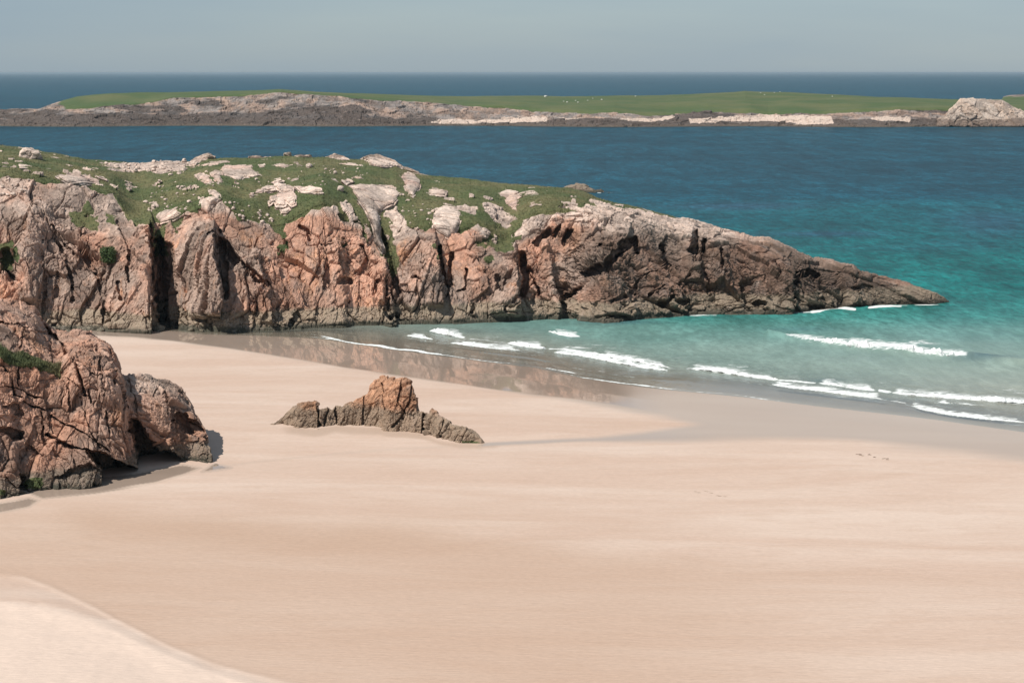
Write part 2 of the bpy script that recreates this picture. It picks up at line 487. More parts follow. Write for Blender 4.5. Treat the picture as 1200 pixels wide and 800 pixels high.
def head_disp(P, U, Y, T):
    dA, tA = rockdisp(P, 1.0, (1, 1, 4.2), 0.07, 3, (1.0, 1.25, 1.25))
    dB, tB = rockdisp(P, .95, (2.0, 1, 1.05), .55, 9, (1.15, 1.5, 1.8))
    k = sm(600, 660, U + 14 * np.sin(Y * .08))
    d = dA * (1 - k) + dB * k; tone = tA * (1 - k) + tB * k
    if True:
        g = grassmask_head(U, Y, P)
        und = fbm(P, .12, 4, 77) * .55 + fbm(P, 1.1, 3, 78) * .10
        # smooth bleached upper slabs
        up = sm(.55, 1.0, T) * (1 - k * .35)
        d = d * (1 - .55 * up)
        d = d * (1 - g) + (und - .25) * g
    d = d * (.35 + .65 * sm(0, .05, T)) * (1 - .45 * sm(930, 1100, U)) * sm(0, 8, 1113 - U)
    return d, tone

LEFTP = [(a / 6, 150 + b / 6) for a, b in []]
def sc(pts, ox, oy, s): return [(ox + a / s, oy + b / s) for a, b in pts]
ROCKPOLY = [  # bare rock showing through the turf (part of the ground itself)
    sc([(320, 400), (400, 410), (480, 460), (500, 500), (400, 520), (340, 490)], 180, 165, 6),
    sc([(240, 430), (270, 420), (310, 470), (350, 530), (400, 610), (420, 700), (440, 760), (330, 760), (300, 640), (280, 540), (250, 470)], 360, 165, 6),
    sc([(560, 500), (620, 490), (690, 560), (690, 600), (650, 640), (640, 700), (600, 700), (570, 620), (530, 590), (540, 530)], 360, 165, 6),
    sc([(155, 210), (200, 225), (260, 250), (330, 300), (400, 330), (430, 345), (370, 350), (330, 395), (260, 370), (210, 340)], 540, 200, 6),
    sc([(655, 270), (720, 230), (800, 215), (830, 260), (900, 265), (960, 280), (1000, 350), (900, 330), (850, 300), (750, 280)], 540, 200, 6),
    sc([(920, 205), (990, 205), (1060, 240), (1100, 300), (1150, 350), (1050, 330), (1000, 300), (980, 250)], 540, 200, 6),
    [(700, 246), (745, 240.5), (800, 256), (850, 270), (850, 300), (700, 262)],
    sc([(1060, 460), (1120, 460), (1180, 480), (1190, 520), (1110, 490)], 360, 165, 6),
    [(118, 190), (150, 192), (185, 190), (205, 188), (222, 190), (215, 200), (190, 204), (170, 198), (150, 200), (125, 194)],
]
GRASSPOLY = [
    [(83, 250), (96, 249), (112, 256), (114, 266), (95, 266), (84, 258)], [(126, 253), (136, 254), (135, 260), (127, 259)],
    [(0, 285), (14, 282), (22, 300), (16, 318), (0, 322)], [(324, 262), (336, 262), (340, 292), (326, 296)],
    [(440, 262), (448, 250), (460, 262), (466, 318), (460, 322), (448, 292)], [(200, 258), (216, 254), (216, 264), (206, 276), (200, 268)],
    [(176, 262), (196, 266), (196, 298), (184, 300)], [(555, 292), (560, 278), (580, 268), (597, 276), (600, 290), (586, 292), (575, 286)],
    [(596, 262), (612, 256), (612, 276), (600, 280)], [(700, 262), (712, 266), (722, 272), (716, 272)], [(100, 232), (106, 240), (108, 250), (100, 244)],
    [(415, 258), (428, 262), (440, 292), (428, 284)], [(508, 285), (515, 282), (520, 300), (512, 304)], [(570, 302), (575, 300), (574, 306)],
    [(640, 250), (646, 249), (668, 262), (664, 263)], [(398, 278), (408, 276), (412, 286), (404, 288)],
]
_gc = {}
def grassmask_head(U, Y, P):
    key = (U.shape, float(U[0, 0]))
    if key in _gc: return _gc[key]
    wob = fbm(P, .5, 4, 55) * 3.0 + fbm(P, .15, 2, 56) * 2.5
    g = 1 - sm(-1.0, 1.0, Y - (ye_f(U) + wob))
    g = g * (1 - sm(715, 745, U + wob * 3))
    fr = (1 - sm(2.0, 5.0, Y - yc_f(U) + wob * .5)) * (1 - sm(785, 800, U))
    for p in ROCKPOLY:
        g = np.minimum(g, sm(-1.0, 1.2, poly_sd(U, Y, p, 14) + wob * .7))
    g = np.maximum(g, fr * sm(690, 705, U))
    for p in GRASSPOLY:
        g = np.maximum(g, 1 - sm(-1.2, 1.2, poly_sd(U, Y, p, 14) + wob * .9 + 2.5 * fbm(P, 1.1, 3, 59)))
    # crumbs of bare rock in the turf, thicker towards the edge
    e, r, t = worley(P / 1.5, 91)
    near = np.clip(1 - np.abs(Y - ye_f(U)) / 26.0, 0, 1)
    g = np.where((r > .93 - .16 * near) & (e > .16) & (fbm(P, .22, 2, 58) > .05), 0.0, g)
    _gc[key] = g
    return g

def head_mask(P, U, Y, T, tone):
    g = grassmask_head(U, Y, P)
    n = fbm(P, .1, 3, 61)
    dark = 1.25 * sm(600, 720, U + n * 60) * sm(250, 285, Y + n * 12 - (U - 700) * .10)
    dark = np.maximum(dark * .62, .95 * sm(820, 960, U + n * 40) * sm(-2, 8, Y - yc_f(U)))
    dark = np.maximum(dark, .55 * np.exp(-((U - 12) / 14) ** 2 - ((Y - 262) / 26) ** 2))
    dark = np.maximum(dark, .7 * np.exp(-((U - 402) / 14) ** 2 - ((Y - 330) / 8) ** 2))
    dark = np.maximum(dark, .85 * np.exp(-((U - 200) / 9) ** 2) * sm(285, 300, Y))  # shade on the back wall of the cleft, painted into the rock colour
    pale = sm(.72, 1.04, T + n * .16) * .85 * (1 - .9 * sm(820, 930, U))
    pale = np.maximum(pale, .55 * (1 - sm(248, 285, Y + n * 22)) * (1 - sm(150, 240, U)))
    pale = np.where(U > 960, pale * .2, pale)
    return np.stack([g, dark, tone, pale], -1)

us = np.arange(-150, 1112.1, 1.0 / QUAL)
us[-1] = 1112
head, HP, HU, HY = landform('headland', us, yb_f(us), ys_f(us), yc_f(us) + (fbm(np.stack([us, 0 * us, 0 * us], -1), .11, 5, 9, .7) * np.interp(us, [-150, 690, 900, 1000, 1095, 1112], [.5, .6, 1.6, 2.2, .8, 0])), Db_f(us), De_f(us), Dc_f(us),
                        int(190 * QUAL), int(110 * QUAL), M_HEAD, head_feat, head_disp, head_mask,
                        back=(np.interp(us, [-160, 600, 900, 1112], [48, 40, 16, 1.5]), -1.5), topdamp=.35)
tag(head, kind='structure')

hx, hy = pix(HP[:int(190 * QUAL) + int(110 * QUAL) + 3])
HPf = HP[:int(190 * QUAL) + int(110 * QUAL) + 3].reshape(-1, 3); hx = hx.ravel(); hy = hy.ravel()
def on_head(x, y, r=1.6):
    """nearest visible point of the finished headland at a picture position"""
    m = (np.abs(hx - x) < r) & (np.abs(hy - y) < r)
    if not m.any():
        return at_D(x, y, float(D_top(np.array([x * 1.0]), np.array([y * 1.0]))[0]))
    q = HPf[m]
    return q[np.argmin(q[:, 1])]

# ================================================================== SLABS on the turf
def slab(name, poly, label, h=.5, seed=0, mat=None, group='pale rock slabs showing through the headland turf', dfun=D_top, s=1.0):
    p = np.array(poly, float)
    st = .55 / max(QUAL, .7)
    xs = np.arange(p[:, 0].min() - 2, p[:, 0].max() + 2, st); ys = np.arange(p[:, 1].min() - 2, p[:, 1].max() + 2, st * .6)
    U, Y = np.meshgrid(xs, ys)
    Yq = np.maximum(Y, yc_f(U) + .3)             # where the slab stands over the skyline keep its root on the ground
    D = dfun(U, Yq)
    P0 = at_D(U, Y, D)
    wob = fbm(P0, .7, 3, seed + 5) * .9
    sd = poly_sd(U, Y, poly, 6) + wob
    inside = -sd
    ground = at_D(U, Yq, D)
    sc_ = float(np.median(P0[..., 1])) / FPX      # metres per pixel
    hh = h * np.clip(inside / 2.6, -1.2, 1) ** 1 * (1.0)
    hh = np.where(inside > 0, .85 * h * (1 - np.exp(-inside / 1.3)), inside * .5)
    d, tone = rockdisp(P0, .62 * s, (1.5, 1.0, 1.0), .35, seed + 30, (.5, .8, .9))
    P = P0.copy()
    P[..., 2] += hh * .55 + d * .35 * np.clip(inside / 1.5, 0, 1) - .22
    P[..., 1] -= hh * .8 + d * .25 * np.clip(inside / 1.5, 0, 1)
    ok = sd < .9
    keep = ok[:-1, :-1] & ok[1:, :-1] & ok[:-1, 1:] & ok[1:, 1:]
    if not keep.any(): return None
    n = P.size // 3
    B = P.copy(); B[..., 2] -= 1.2; B[..., 1] += 1.0
    q = grid_quads(*U.shape, keep=keep)
    # edge walls
    e = np.concatenate([q[:, [0, 1]], q[:, [1, 2]], q[:, [2, 3]], q[:, [3, 0]]])
    key = np.sort(e, 1); key = key[:, 0].astype(np.int64) * n + key[:, 1]
    un, idx, cnt = np.unique(key, return_index=True, return_counts=True)
    be = e[idx[cnt == 1]]
    wall = np.stack([be[:, 1], be[:, 0], be[:, 0] + n, be[:, 1] + n], 1)
    Q = np.concatenate([q, q[:, ::-1] + n, wall])
    used = np.unique(Q); rm = np.zeros(2 * n, np.int64); rm[used] = np.arange(len(used))
    V = np.concatenate([P.reshape(-1, 3), B.reshape(-1, 3)])[used]
    nn = fbm(P, .2, 2, 3)
    A = np.stack([np.where(sd > -.2, .35, 0.0), np.zeros_like(sd), tone, .6 + .4 * nn], -1).reshape(-1, 4)
    A = np.concatenate([A, A])[used]
    o = mesh_from(name, V, rm[Q], mat or M_SLAB, A, smooth=False)
    return tag(o, label, 'rock', group, 'thing')

R1 = lambda pts: sc(pts, 180, 165, 6)
R2 = lambda pts: sc(pts, 360, 165, 6)
R3 = lambda pts: sc(pts, 540, 200, 6)
RL = lambda pts: sc(pts, 0, 150, 6)
SLABS = [
    (R1([(225, 155), (290, 110), (390, 85), (430, 100), (420, 120), (340, 150), (290, 180), (250, 175)]), 'humped grey rock slab on the skyline above the dark sea cleft', 1.0),
    (R1([(320, 170), (350, 150), (440, 130), (520, 120), (550, 135), (540, 155), (480, 165), (400, 190), (350, 180)]), 'long tilted pale slab just below the humped grey skyline slab', .5),
    (R1([(470, 180), (520, 165), (690, 170), (700, 190), (760, 240), (700, 255), (640, 250), (600, 295), (570, 300), (550, 275), (490, 270), (480, 220)]), 'broad pale slab with a ragged lower edge, widest on the left half of the turf', .8),
    (R1([(400, 220), (440, 200), (478, 212), (488, 270), (486, 300), (450, 290), (420, 260)]), 'narrow upright slab touching the left side of the broad ragged slab', .7),
    (R1([(290, 230), (330, 212), (390, 240), (420, 300), (370, 285), (320, 265)]), 'wedge-shaped pale slab left of the broad ragged slab', .6),
    (R1([(385, 335), (430, 340), (470, 375), (475, 420), (435, 425), (405, 380)]), 'lone leaning slab standing in turf above the pink buttress', .7),
    (R1([(670, 105), (720, 98), (820, 103), (810, 118), (700, 120)]), 'thin flat sliver of white rock just under the skyline turf', .25),
    (R1([(805, 150), (920, 145), (960, 175), (1035, 185), (1040, 203), (920, 200), (870, 175)]), 'long flat whitish slab tapering to the right near the skyline', .45),
    (R1([(735, 155), (780, 158), (790, 180), (760, 188)]), 'small rounded pale rock between the broad slab and the long flat slab', .4),
    (R1([(670, 350), (710, 350), (770, 320), (840, 305), (855, 335), (780, 345), (770, 365), (710, 365), (710, 390), (680, 385)]), 'stepped pale ledge left of the cracked rock cluster', .55),
    (R1([(850, 300), (930, 295), (985, 320), (980, 350), (900, 355), (865, 330)]), 'topmost block of the cracked rock cluster in mid slope', .55),
    (R1([(820, 390), (880, 360), (980, 355), (1000, 380), (1000, 440), (970, 455), (930, 420), (930, 450), (860, 455), (850, 420), (810, 440), (805, 420)]), 'large cracked block forming the middle of the rock cluster', .6),
    (R1([(890, 470), (950, 460), (970, 480), (940, 510), (895, 505)]), 'small pinkish block lying lowest below the rock cluster', .45),
    (R1([(990, 305), (1040, 315), (1080, 310), (1180, 330), (1190, 355), (1090, 350), (1040, 350)]), 'level band of broken pale rock right of the cracked cluster', .4),
    (R1([(825, 280), (880, 250), (915, 270), (850, 290)]), 'little pointed slab just above the cracked rock cluster', .35),
    (R1([(920, 80), (960, 75), (970, 100), (1100, 95), (1110, 110), (1000, 115), (980, 105)]), 'low line of pale rock breaking the skyline left of the white hump', .5),
    (R1([(965, 140), (1020, 140), (1060, 165), (1050, 185), (1000, 170)]), 'squat grey rock right of the long flat whitish slab', .7),
    (R1([(20, 520), (80, 470), (140, 470), (210, 505), (150, 540), (50, 575)]), 'smooth pale slab on the brow right of the dark sea cleft', .5),
    (R2([(120, 105), (190, 85), (250, 100), (295, 130), (280, 140), (160, 135)]), 'smooth white hump of rock on the skyline', .9),
    (R2([(170, 148), (290, 140), (370, 155), (400, 175), (330, 178), (220, 160)]), 'flat white ledge directly below the white skyline hump', .35),
    (R2([(375, 115), (440, 90), (510, 92), (560, 110), (620, 140), (680, 180), (680, 210), (620, 190), (530, 195), (450, 175), (430, 140)]), 'largest whitish dome of rock at the highest point of the skyline', 1.1),
    (R2([(678, 172), (725, 190), (782, 214), (778, 224), (730, 214), (690, 200)]), 'thin white rib running down the skyline from the largest dome', .5),
    (R2([(650, 235), (700, 210), (760, 225), (800, 270), (795, 320), (745, 390), (710, 370), (685, 330), (690, 280)]), 'pointed pinkish slab hanging below the largest white dome', .8),
    (R2([(790, 225), (850, 240), (930, 275), (955, 300), (880, 280), (800, 260)]), 'slender pale rib pointing right from the pointed pinkish slab', .35),
    (R2([(840, 355), (880, 325), (970, 335), (985, 350), (970, 375), (880, 372)]), 'isolated oval white slab alone in smooth turf', .5),
    (R2([(320, 240), (390, 240), (395, 252), (340, 250)]), 'thin white streak of rock in turf above the big pink slab', .25),
    (R2([(170, 265), (195, 260), (225, 300), (205, 310)]), 'small leaning pink rock above left of the big pink slab', .45),
    (R2([(245, 270), (290, 262), (318, 275), (270, 290)]), 'small flat pale rock above the big pink slab', .3),
    (R2([(290, 315), (380, 298), (600, 305), (640, 345), (660, 380), (610, 440), (540, 470), (505, 500), (515, 600), (505, 640), (540, 740), (520, 780), (480, 700), (460, 600), (400, 470), (340, 390)]), 'biggest pink slab, broad at the top with a long tail running down the cliff', .9),
    (R2([(880, 520), (900, 470), (960, 450), (1040, 450), (1085, 490), (1080, 560), (1040, 640), (990, 680), (920, 640), (880, 600)]), 'pink rounded slab at the cliff brow below the oval white slab', .8),
    (R2([(825, 465), (870, 465), (865, 495), (830, 490)]), 'small pale block just left of the pink rounded brow slab', .35),
    (R3([(265, 150), (310, 115), (460, 125), (480, 118), (530, 118), (560, 170), (500, 160), (440, 160), (400, 185), (405, 230), (390, 250), (420, 290), (390, 300), (370, 250), (320, 215), (310, 185)]), 'branching white outcrop with a leg running down the slope on the right half', .35),
    (R3([(570, 110), (640, 105), (740, 145), (730, 150), (650, 130), (648, 155), (600, 155), (580, 130)]), 'flat white slabs along the skyline right of the branching outcrop', .35),
    (R3([(480, 210), (520, 205), (545, 240), (490, 245)]), 'small square white rock in turf right of the branching outcrop', .4),
    (R3([(595, 195), (630, 195), (635, 220), (605, 218)]), 'tiny white rock right of the small square white rock', .35),
    (R3([(755, 172), (800, 170), (820, 188), (770, 192)]), 'small flat white rock near the right end of the turf', .3),
    (R3([(1100, 275), (1160, 285), (1200, 310), (1200, 350), (1150, 340), (1160, 310)]), 'bright white bare patch where turf ends on the sloping crest', .3),
    (R3([(110, 430), (160, 400), (210, 415), (180, 455), (120, 460)]), 'rounded pink block right beside the small grassy gully', .6),
    (R3([(40, 430), (120, 370), (130, 390), (60, 460)]), 'slanting pink block left of the rounded pink block', .5),
    (RL([(390, 330), (480, 315), (600, 320), (690, 360), (690, 375), (600, 370), (470, 380), (420, 350)]), 'long grey ledge in turf above the big left cliff', .5),
    (RL([(610, 280), (660, 290), (740, 335), (750, 355), (700, 340)]), 'narrow slanting grey slab above the long grey ledge', .35),
    (RL([(135, 250), (190, 250), (190, 268), (140, 268)]), 'tiny flat rock in turf below the perched boulder', .25),
]
for k, (poly, lab, h) in enumerate(SLABS):
    slab('rock_slab', poly, lab, h, seed=k * 7)

# ================================================================== BOULDERS
def boulder_mesh(name, seed, sub=3, flat=.75, blocky=.55, mat=None):
    bpy.ops.mesh.primitive_ico_sphere_add(subdivisions=sub, radius=1)
    o = bpy.context.object; me = o.data; me.name = name
    n = len(me.vertices); v = np.zeros(n * 3, F32); me.vertices.foreach_get('co', v); v = v.reshape(-1, 3)
    rng = np.random.RandomState(seed)
    nrm = v.copy()
    # cut with random planes for facets
    for k in range(9):
        d = rng.randn(3); d /= np.linalg.norm(d); c = rng.uniform(.55, .85)
        s = v @ d
        v = np.where((s > c)[:, None], v - ((s - c) * blocky * 1.6)[:, None] * d, v)
    dd = fbm(v + seed, 1.6, 4, seed) * .12
    e, r, t = worley(v * 1.7 + seed, seed)
    dd = dd - .10 * np.exp(-(e / .08) ** 2) + (r - .5) * .1
    v = v + nrm * dd[:, None]
    v = v * np.array([1, rng.uniform(.7, 1.0), flat])
    me.vertices.foreach_set('co', np.ascontiguousarray(v, F32).ravel())
    a = me.color_attributes.new('mask', 'FLOAT_COLOR', 'POINT')
    A = np.stack([np.zeros(n), np.zeros(n), .3 + .5 * r, np.full(n, .8)], -1)
    a.data.foreach_set('color', np.ascontiguousarray(A, F32).ravel())
    me.materials.append(mat or M_SLAB); me.update()
    C.objects.unlink(o) if o.name in C.objects else None
    bpy.data.objects.remove(o)
    return me

def put(me, name, p, size, rz, label, cat, group=None, kind=None, sink=.3, tilt=0.0):
    o = bpy.data.objects.new(name, me); C.objects.link(o)
    o.location = (float(p[0]), float(p[1]), float(p[2]) + size * (.75 - sink) * .6)
    o.scale = (size, size, size); o.rotation_euler = (tilt, tilt * .6, rz)
    return tag(o, label, cat, group, kind)

big = boulder_mesh('boulder', 5, 5, .72, .6)
p = on_head(36, 184)
put(big, 'boulder', p, 1.75, .3, 'large pale boulder perched alone on the grassy skyline at far left', 'boulder', tilt=.25)
p = on_head(47, 185)
small_v = [boulder_mesh('small_boulder', 20 + k, 2, .7, .6) for k in range(7)]
put(small_v[0], 'boulder', p, .75, 1.2, 'smaller grey rock leaning at the right foot of the perched boulder', 'boulder')
for (x, y, s, lab) in [(400, 222, .85, 'grey angular block with a dark right side above the big pink slab'), (363, 195, .8, 'dark-sided grey block beside the squat grey rock near the skyline'),
                       (394, 202, .5, 'small grey stone in turf below the white skyline ledge'), (208, 219, .45, 'small grey stone left of the wedge-shaped slab')]:
    put(small_v[3], 'boulder', on_head(x, y), s, x, lab, 'boulder')

rng = np.random.RandomState(11)
def scatter(n, poly, smin, smax, label, group, meshes=small_v, cat='boulder'):
    p = np.array(poly, float); k = 0; tries = 0
    while k < n and tries < n * 30:
        tries += 1
        x = rng.uniform(p[:, 0].min(), p[:, 0].max()); y = rng.uniform(p[:, 1].min(), p[:, 1].max())
        if poly_sd(np.array([x]), np.array([y]), poly, 6)[0] > 0: continue
        q = on_head(x, y)
        s = smin + (smax - smin) * rng.rand() ** 2.2
        put(meshes[rng.randint(len(meshes))], 'boulder', q, s, rng.uniform(0, 6.28), label, cat, group, sink=.35)
        k += 1
scatter(62, [(112, 188), (160, 191), (200, 187), (222, 190), (216, 200), (200, 206), (180, 200), (150, 199), (120, 195)], .14, .62, 'small pale stones strewn along the skyline left of the humped slab', 'stones strewn along the skyline')
scatter(40, [(165, 218), (205, 212), (235, 222), (240, 240), (215, 246), (185, 244), (160, 232)], .12, .42, 'small pale stones littering turf above the dark sea cleft', 'stones above the dark sea cleft')
scatter(34, [(262, 235), (300, 240), (330, 250), (318, 262), (290, 258), (265, 246)], .12, .45, 'small pink stones at the turf edge above the pink cliff', 'stones at the turf edge')
scatter(26, [(300, 205), (330, 205), (380, 208), (385, 222), (345, 225), (305, 216)], .12, .36, 'small pale stones around the cracked rock cluster', 'stones around the cracked rock cluster')
scatter(26, [(365, 188), (430, 195), (440, 206), (400, 212), (366, 205)], .1, .32, 'small white stones in turf below the white skyline hump', 'stones below the white skyline hump')
scatter(22, [(462, 242), (510, 236), (512, 262), (480, 262), (464, 252)], .12, .4, 'small pale stones in the turf dip between the pink slabs', 'stones in the turf dip')
scatter(24, [(0, 207), (36, 207), (30, 222), (0, 236)], .15, .5, 'loose stones on the bare scar at the far left brow', 'stones on the bare scar')

# ================================================================== near outcrop at the left
OB = [(-160, 602), (-40, 592), (0, 589), (34, 581), (67, 575), (100, 571.5), (121, 570), (148, 567), (182, 561), (213, 553), (233, 547.5), (250, 544)]
OT = [(-160, 348), (-60, 350), (0, 353), (20, 353.5), (40, 360), (47, 369), (57, 380), (67, 386), (81, 389), (98, 388), (108, 390), (115, 394), (122, 399), (128, 405), (138, 421), (143, 437), (148, 440), (156, 438),
      (165, 438), (182, 441), (199, 444), (213, 453), (223, 468), (229, 485), (238, 503), (240, 514), (246, 524), (250, 543)]
def ob(u): return tb(u, OB)
def ot(u): return tb(u, OT)
OCRACK = [
    ([(-20, 379), (0, 380), (14, 378.6), (28, 385), (55, 389.5), (58.6, 392)], 1.3, .9), ([(47, 369), (58, 390), (67, 396.5), (75, 404), (78, 414), (87.5, 429), (100, 462)], 2.6, 1.8),
    ([(117, 412), (119, 445), (122, 464)], 1.3, 1.0), ([(125, 405), (128, 420), (133, 436), (133, 451)], 1.7, 1.3), ([(87, 429), (117, 440)], 1.0, .7),
    ([(6, 423), (14, 447), (16, 459)], 1.6, 1.1), ([(0, 453), (20, 454), (41, 465), (53, 468)], 1.2, .8), ([(64, 437), (78, 445), (92, 453)], 1.1, .8),
    ([(14, 460), (38.5, 476), (56, 482)], 1.2, .9), ([(61, 486), (91, 502), (129.5, 528)], 1.2, .9), ([(49, 483), (52.5, 507), (54, 519.5)], 1.0, .7),
    ([(56, 509), (77, 520), (98, 526.5)], 1.8, 1.3), ([(27, 388), (24, 430)], .9, .5), ([(58, 392), (62, 425), (66, 440)], 2.0, .9), ([(80, 447), (81, 480)], 1.1, .7),
    ([(104, 455), (106, 470)], 1.3, .8), ([(95, 465), (104, 500)], .9, .6), ([(125, 480), (127, 505)], 1.1, .7), ([(20, 415), (24, 440), (24, 465)], .9, .6), ([(4, 560), (20, 575)], 1.6, .8),
    ([(36, 520), (50, 535)], 1.0, .7), ([(104, 502), (118, 524)], .9, .6), ([(150, 445), (158, 470), (162, 492)], 1.4, .8), ([(176, 470), (186, 452)], 1.2, .7), ([(193, 495), (206, 492)], .9, .6), ([(190, 455), (196, 470), (192, 500)], 1.6, .9),
    ([(142, 430), (143, 455), (150, 480)], 2.2, 1.8),
]
OHOLE = [
    ([(-6, 501), (10, 502), (28, 504), (28, 512.5), (17, 516), (9, 511), (-6, 508)], 2.0), ([(0, 477), (21, 470.5), (26, 486), (14, 483)], 1.0),
    ([(68, 559), (88, 546), (106, 541), (117, 551), (90, 556)], 1.0), ([(21, 547), (33, 558), (33, 580), (19, 574)], 1.6),
    ([(204, 486), (211, 479), (218, 484), (225, 491), (237, 500), (239, 512), (225, 509.6), (213, 503.5), (207.5, 495)], 1.8), ([(209, 454.5), (222, 460), (223, 474), (213, 470)], 1.0),
    ([(153, 489), (162, 491), (176, 514), (195, 526), (211, 535), (216, 552), (206, 560), (172, 572), (119, 579), (119, 549), (98, 525), (122, 531), (150, 545), (163, 550), (157, 520), (150, 505)], 6.0),
]
def out_feat(U, Y, D):
    o = np.zeros(U.shape)
    Z = np.stack([U, Y, 0 * U], -1)
    j1 = fbm(Z, .17, 4, 711); j2 = fbm(Z, .14, 4, 712); j3 = fbm(Z, .07, 2, 713)
    for L, w, dp in OCRACK:
        d = line_d(U + 1.3 * j1, Y + 1.3 * j2, L, 9)
        ww = w * (.85 + .6 * j3)
        o += dp * (1 - sm(ww * .35, ww * 1.1, d))
    for poly, dp in OHOLE:
        sd = poly_sd(U + 2 * j1, Y + 2 * j2, poly, 4)
        o += dp * (1 - sm(-.8, .8, sd))
    # ledge with turf
    gl = tb(U, [(-40, 392), (0, 408), (12, 415), (28, 422), (48, 428), (68, 439), (75, 446)])
    ledge = (1 - sm(66, 84, U)) * 1.6 * sm(-2, 1, gl - Y)
    # right lobe is set back behind the main mass, the main mass bulges
    lobe = 2.6 * sm(139, 149, U + (Y - 440) * -.06) * (1 - sm(215, 250, U))
    o -= 1.6 * np.exp(-((U - 100) / 45) ** 2) * sm(380, 440, Y)
    return (o * sm(0, 6, Y - ot(U)) + lobe + ledge) * sm(0, 3, 251 - U)

def out_disp(P, U, Y, T):
    dA, tA = rockdisp(P, .66, (.85, 1, 3.4), .12, 43, (1.0, 1.25, 1.25))
    dB, tB = rockdisp(P, .55, (1, 1, 1.6), -.4, 47, (1.2, 1.5, 1.6))
    k = .35 + .65 * sm(150, 200, U)
    gl = tb(U, [(-40, 398), (0, 410), (12, 418), (28, 425), (48, 431), (68, 440), (75, 447)])
    d = dA * (1 - k) + dB * k
    return d * sm(0, 12, 251 - U) * .9, tA * (1 - k) + tB * k

def out_mask(P, U, Y, T, tone):
    n = fbm(P, .4, 3, 81)
    gl = tb(U, [(-160, 380), (-40, 396), (0, 410), (12, 418), (28, 423), (48, 429), (68, 438), (75, 445)])
    wd = tb(U, [(-160, 10), (0, 9), (12, 6), (50, 4.5), (66, 3.5), (75, .2)])
    g = (1 - sm(wd * .6, wd * 1.1, np.abs(Y - gl) + n * 2.5)) * (1 - sm(68, 74, U)) * (T < 2)
    alg = (1 - sm(3, 6, np.abs(Y - 566 + (U - 40) * .1) + n * 3)) * np.exp(-((U - 42) / 14) ** 2) * .75
    alg = np.maximum(alg, .75 * np.exp(-((U - 2) / 7) ** 2 - ((Y - 577) / 6) ** 2))
    g = np.maximum(g, alg)
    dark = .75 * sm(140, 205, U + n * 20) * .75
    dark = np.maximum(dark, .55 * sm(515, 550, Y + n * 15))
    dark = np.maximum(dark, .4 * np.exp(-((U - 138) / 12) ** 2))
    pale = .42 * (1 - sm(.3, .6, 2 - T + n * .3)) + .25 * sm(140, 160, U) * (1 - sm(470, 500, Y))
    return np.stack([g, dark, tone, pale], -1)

uo = np.concatenate([np.arange(-150, 0, 1.6), np.arange(0, 250.01, .55 / QUAL)])
db = Dz(ob(uo)); hgt = (ob(uo) - ot(uo))
run = np.clip(hgt * .05, .05, 9)
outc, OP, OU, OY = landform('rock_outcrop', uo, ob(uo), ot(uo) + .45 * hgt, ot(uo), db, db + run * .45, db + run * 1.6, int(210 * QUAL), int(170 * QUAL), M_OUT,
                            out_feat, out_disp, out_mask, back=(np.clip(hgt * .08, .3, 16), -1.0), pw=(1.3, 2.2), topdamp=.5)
tag(outc, 'big cracked pinkish-brown rock outcrop with a turf ledge, at the beach\'s left edge', 'rock outcrop')

# ================================================================== small rock in the middle of the beach
BT = [(312, 500.2), (321, 494), (336.5, 481), (349, 472), (360, 468.5), (370, 469), (373, 479), (379, 478), (384, 476), (389, 479), (393, 474), (401, 475), (414, 470), (429.5, 461), (434.7, 452),
      (447.6, 443), (458, 442), (471, 443.7), (476, 442.7), (482.5, 447), (487.6, 462.6), (489.8, 478), (496.7, 483), (502, 484.6), (506.5, 477), (509.6, 480), (514.8, 487.7), (522.5, 491), (530, 497.5),
      (538, 498.8), (548, 501), (561, 509), (569, 519.4)]
BB = [(312, 500.6), (329, 501), (352, 503), (370, 505), (380, 503), (393, 500), (414, 502), (445, 503), (455, 505.5), (471, 506.5), (486, 509), (497, 511), (517, 517), (538, 519.8), (564, 520.9), (569, 519.9)]
def b_feat(U, Y, D):
    o = np.zeros(U.shape)
    for L, w, dp in [([(373, 478), (372, 492), (378, 503)], 2.2, 1.2), ([(484, 448), (480, 470), (470, 490), (460, 500)], 1.8, .7), ([(392, 476), (396, 500)], 1.2, .7), ([(497, 484), (497, 511)], 2, 1.4),
                     ([(471, 446), (466, 470), (476, 485)], 1.2, .7), ([(427, 465), (424, 500)], 1.2, .6), ([(386, 478), (380, 498)], 1.2, .6), ([(520, 492), (514, 514)], 1, .5), ([(448, 450), (452, 480)], 1, .5)]:
        o += dp * (1 - sm(w * .4, w * 1.15, line_d(U, Y, L, 8)))
    o -= 1.0 * np.exp(-((U - 460) / 18) ** 2) * sm(442, 470, Y)
    o -= .6 * np.exp(-((U - 355) / 12) ** 2)
    return o * sm(0, 4, Y - tb(U, BT)) * sm(0, 8, 569 - U) * sm(0, 8, U - 312)
def b_disp(P, U, Y, T):
    d, tone = rockdisp(P, .42, (1, 1, 1.9), .35, 143, (.9, 1.2, 1.2))
    return d * sm(0, 22, 569 - U) * sm(0, 18, U - 312), tone
def b_mask(P, U, Y, T, tone):
    n = fbm(P, .5, 3, 84)
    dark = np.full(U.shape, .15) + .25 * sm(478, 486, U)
    return np.stack([.6 * np.exp(-((Y - 518) / 3) ** 2) * (U > 500) * (T < 1) * (n > 0), dark, tone, np.zeros_like(U)], -1)
ub = np.arange(312, 569.01, .5 / QUAL)
bb, bt = tb(ub, BB), tb(ub, BT); bt = np.minimum(bt, bb - .15)
db = Dz(bb + .6); run = np.clip((bb - bt) * .05, .04, 3.2)
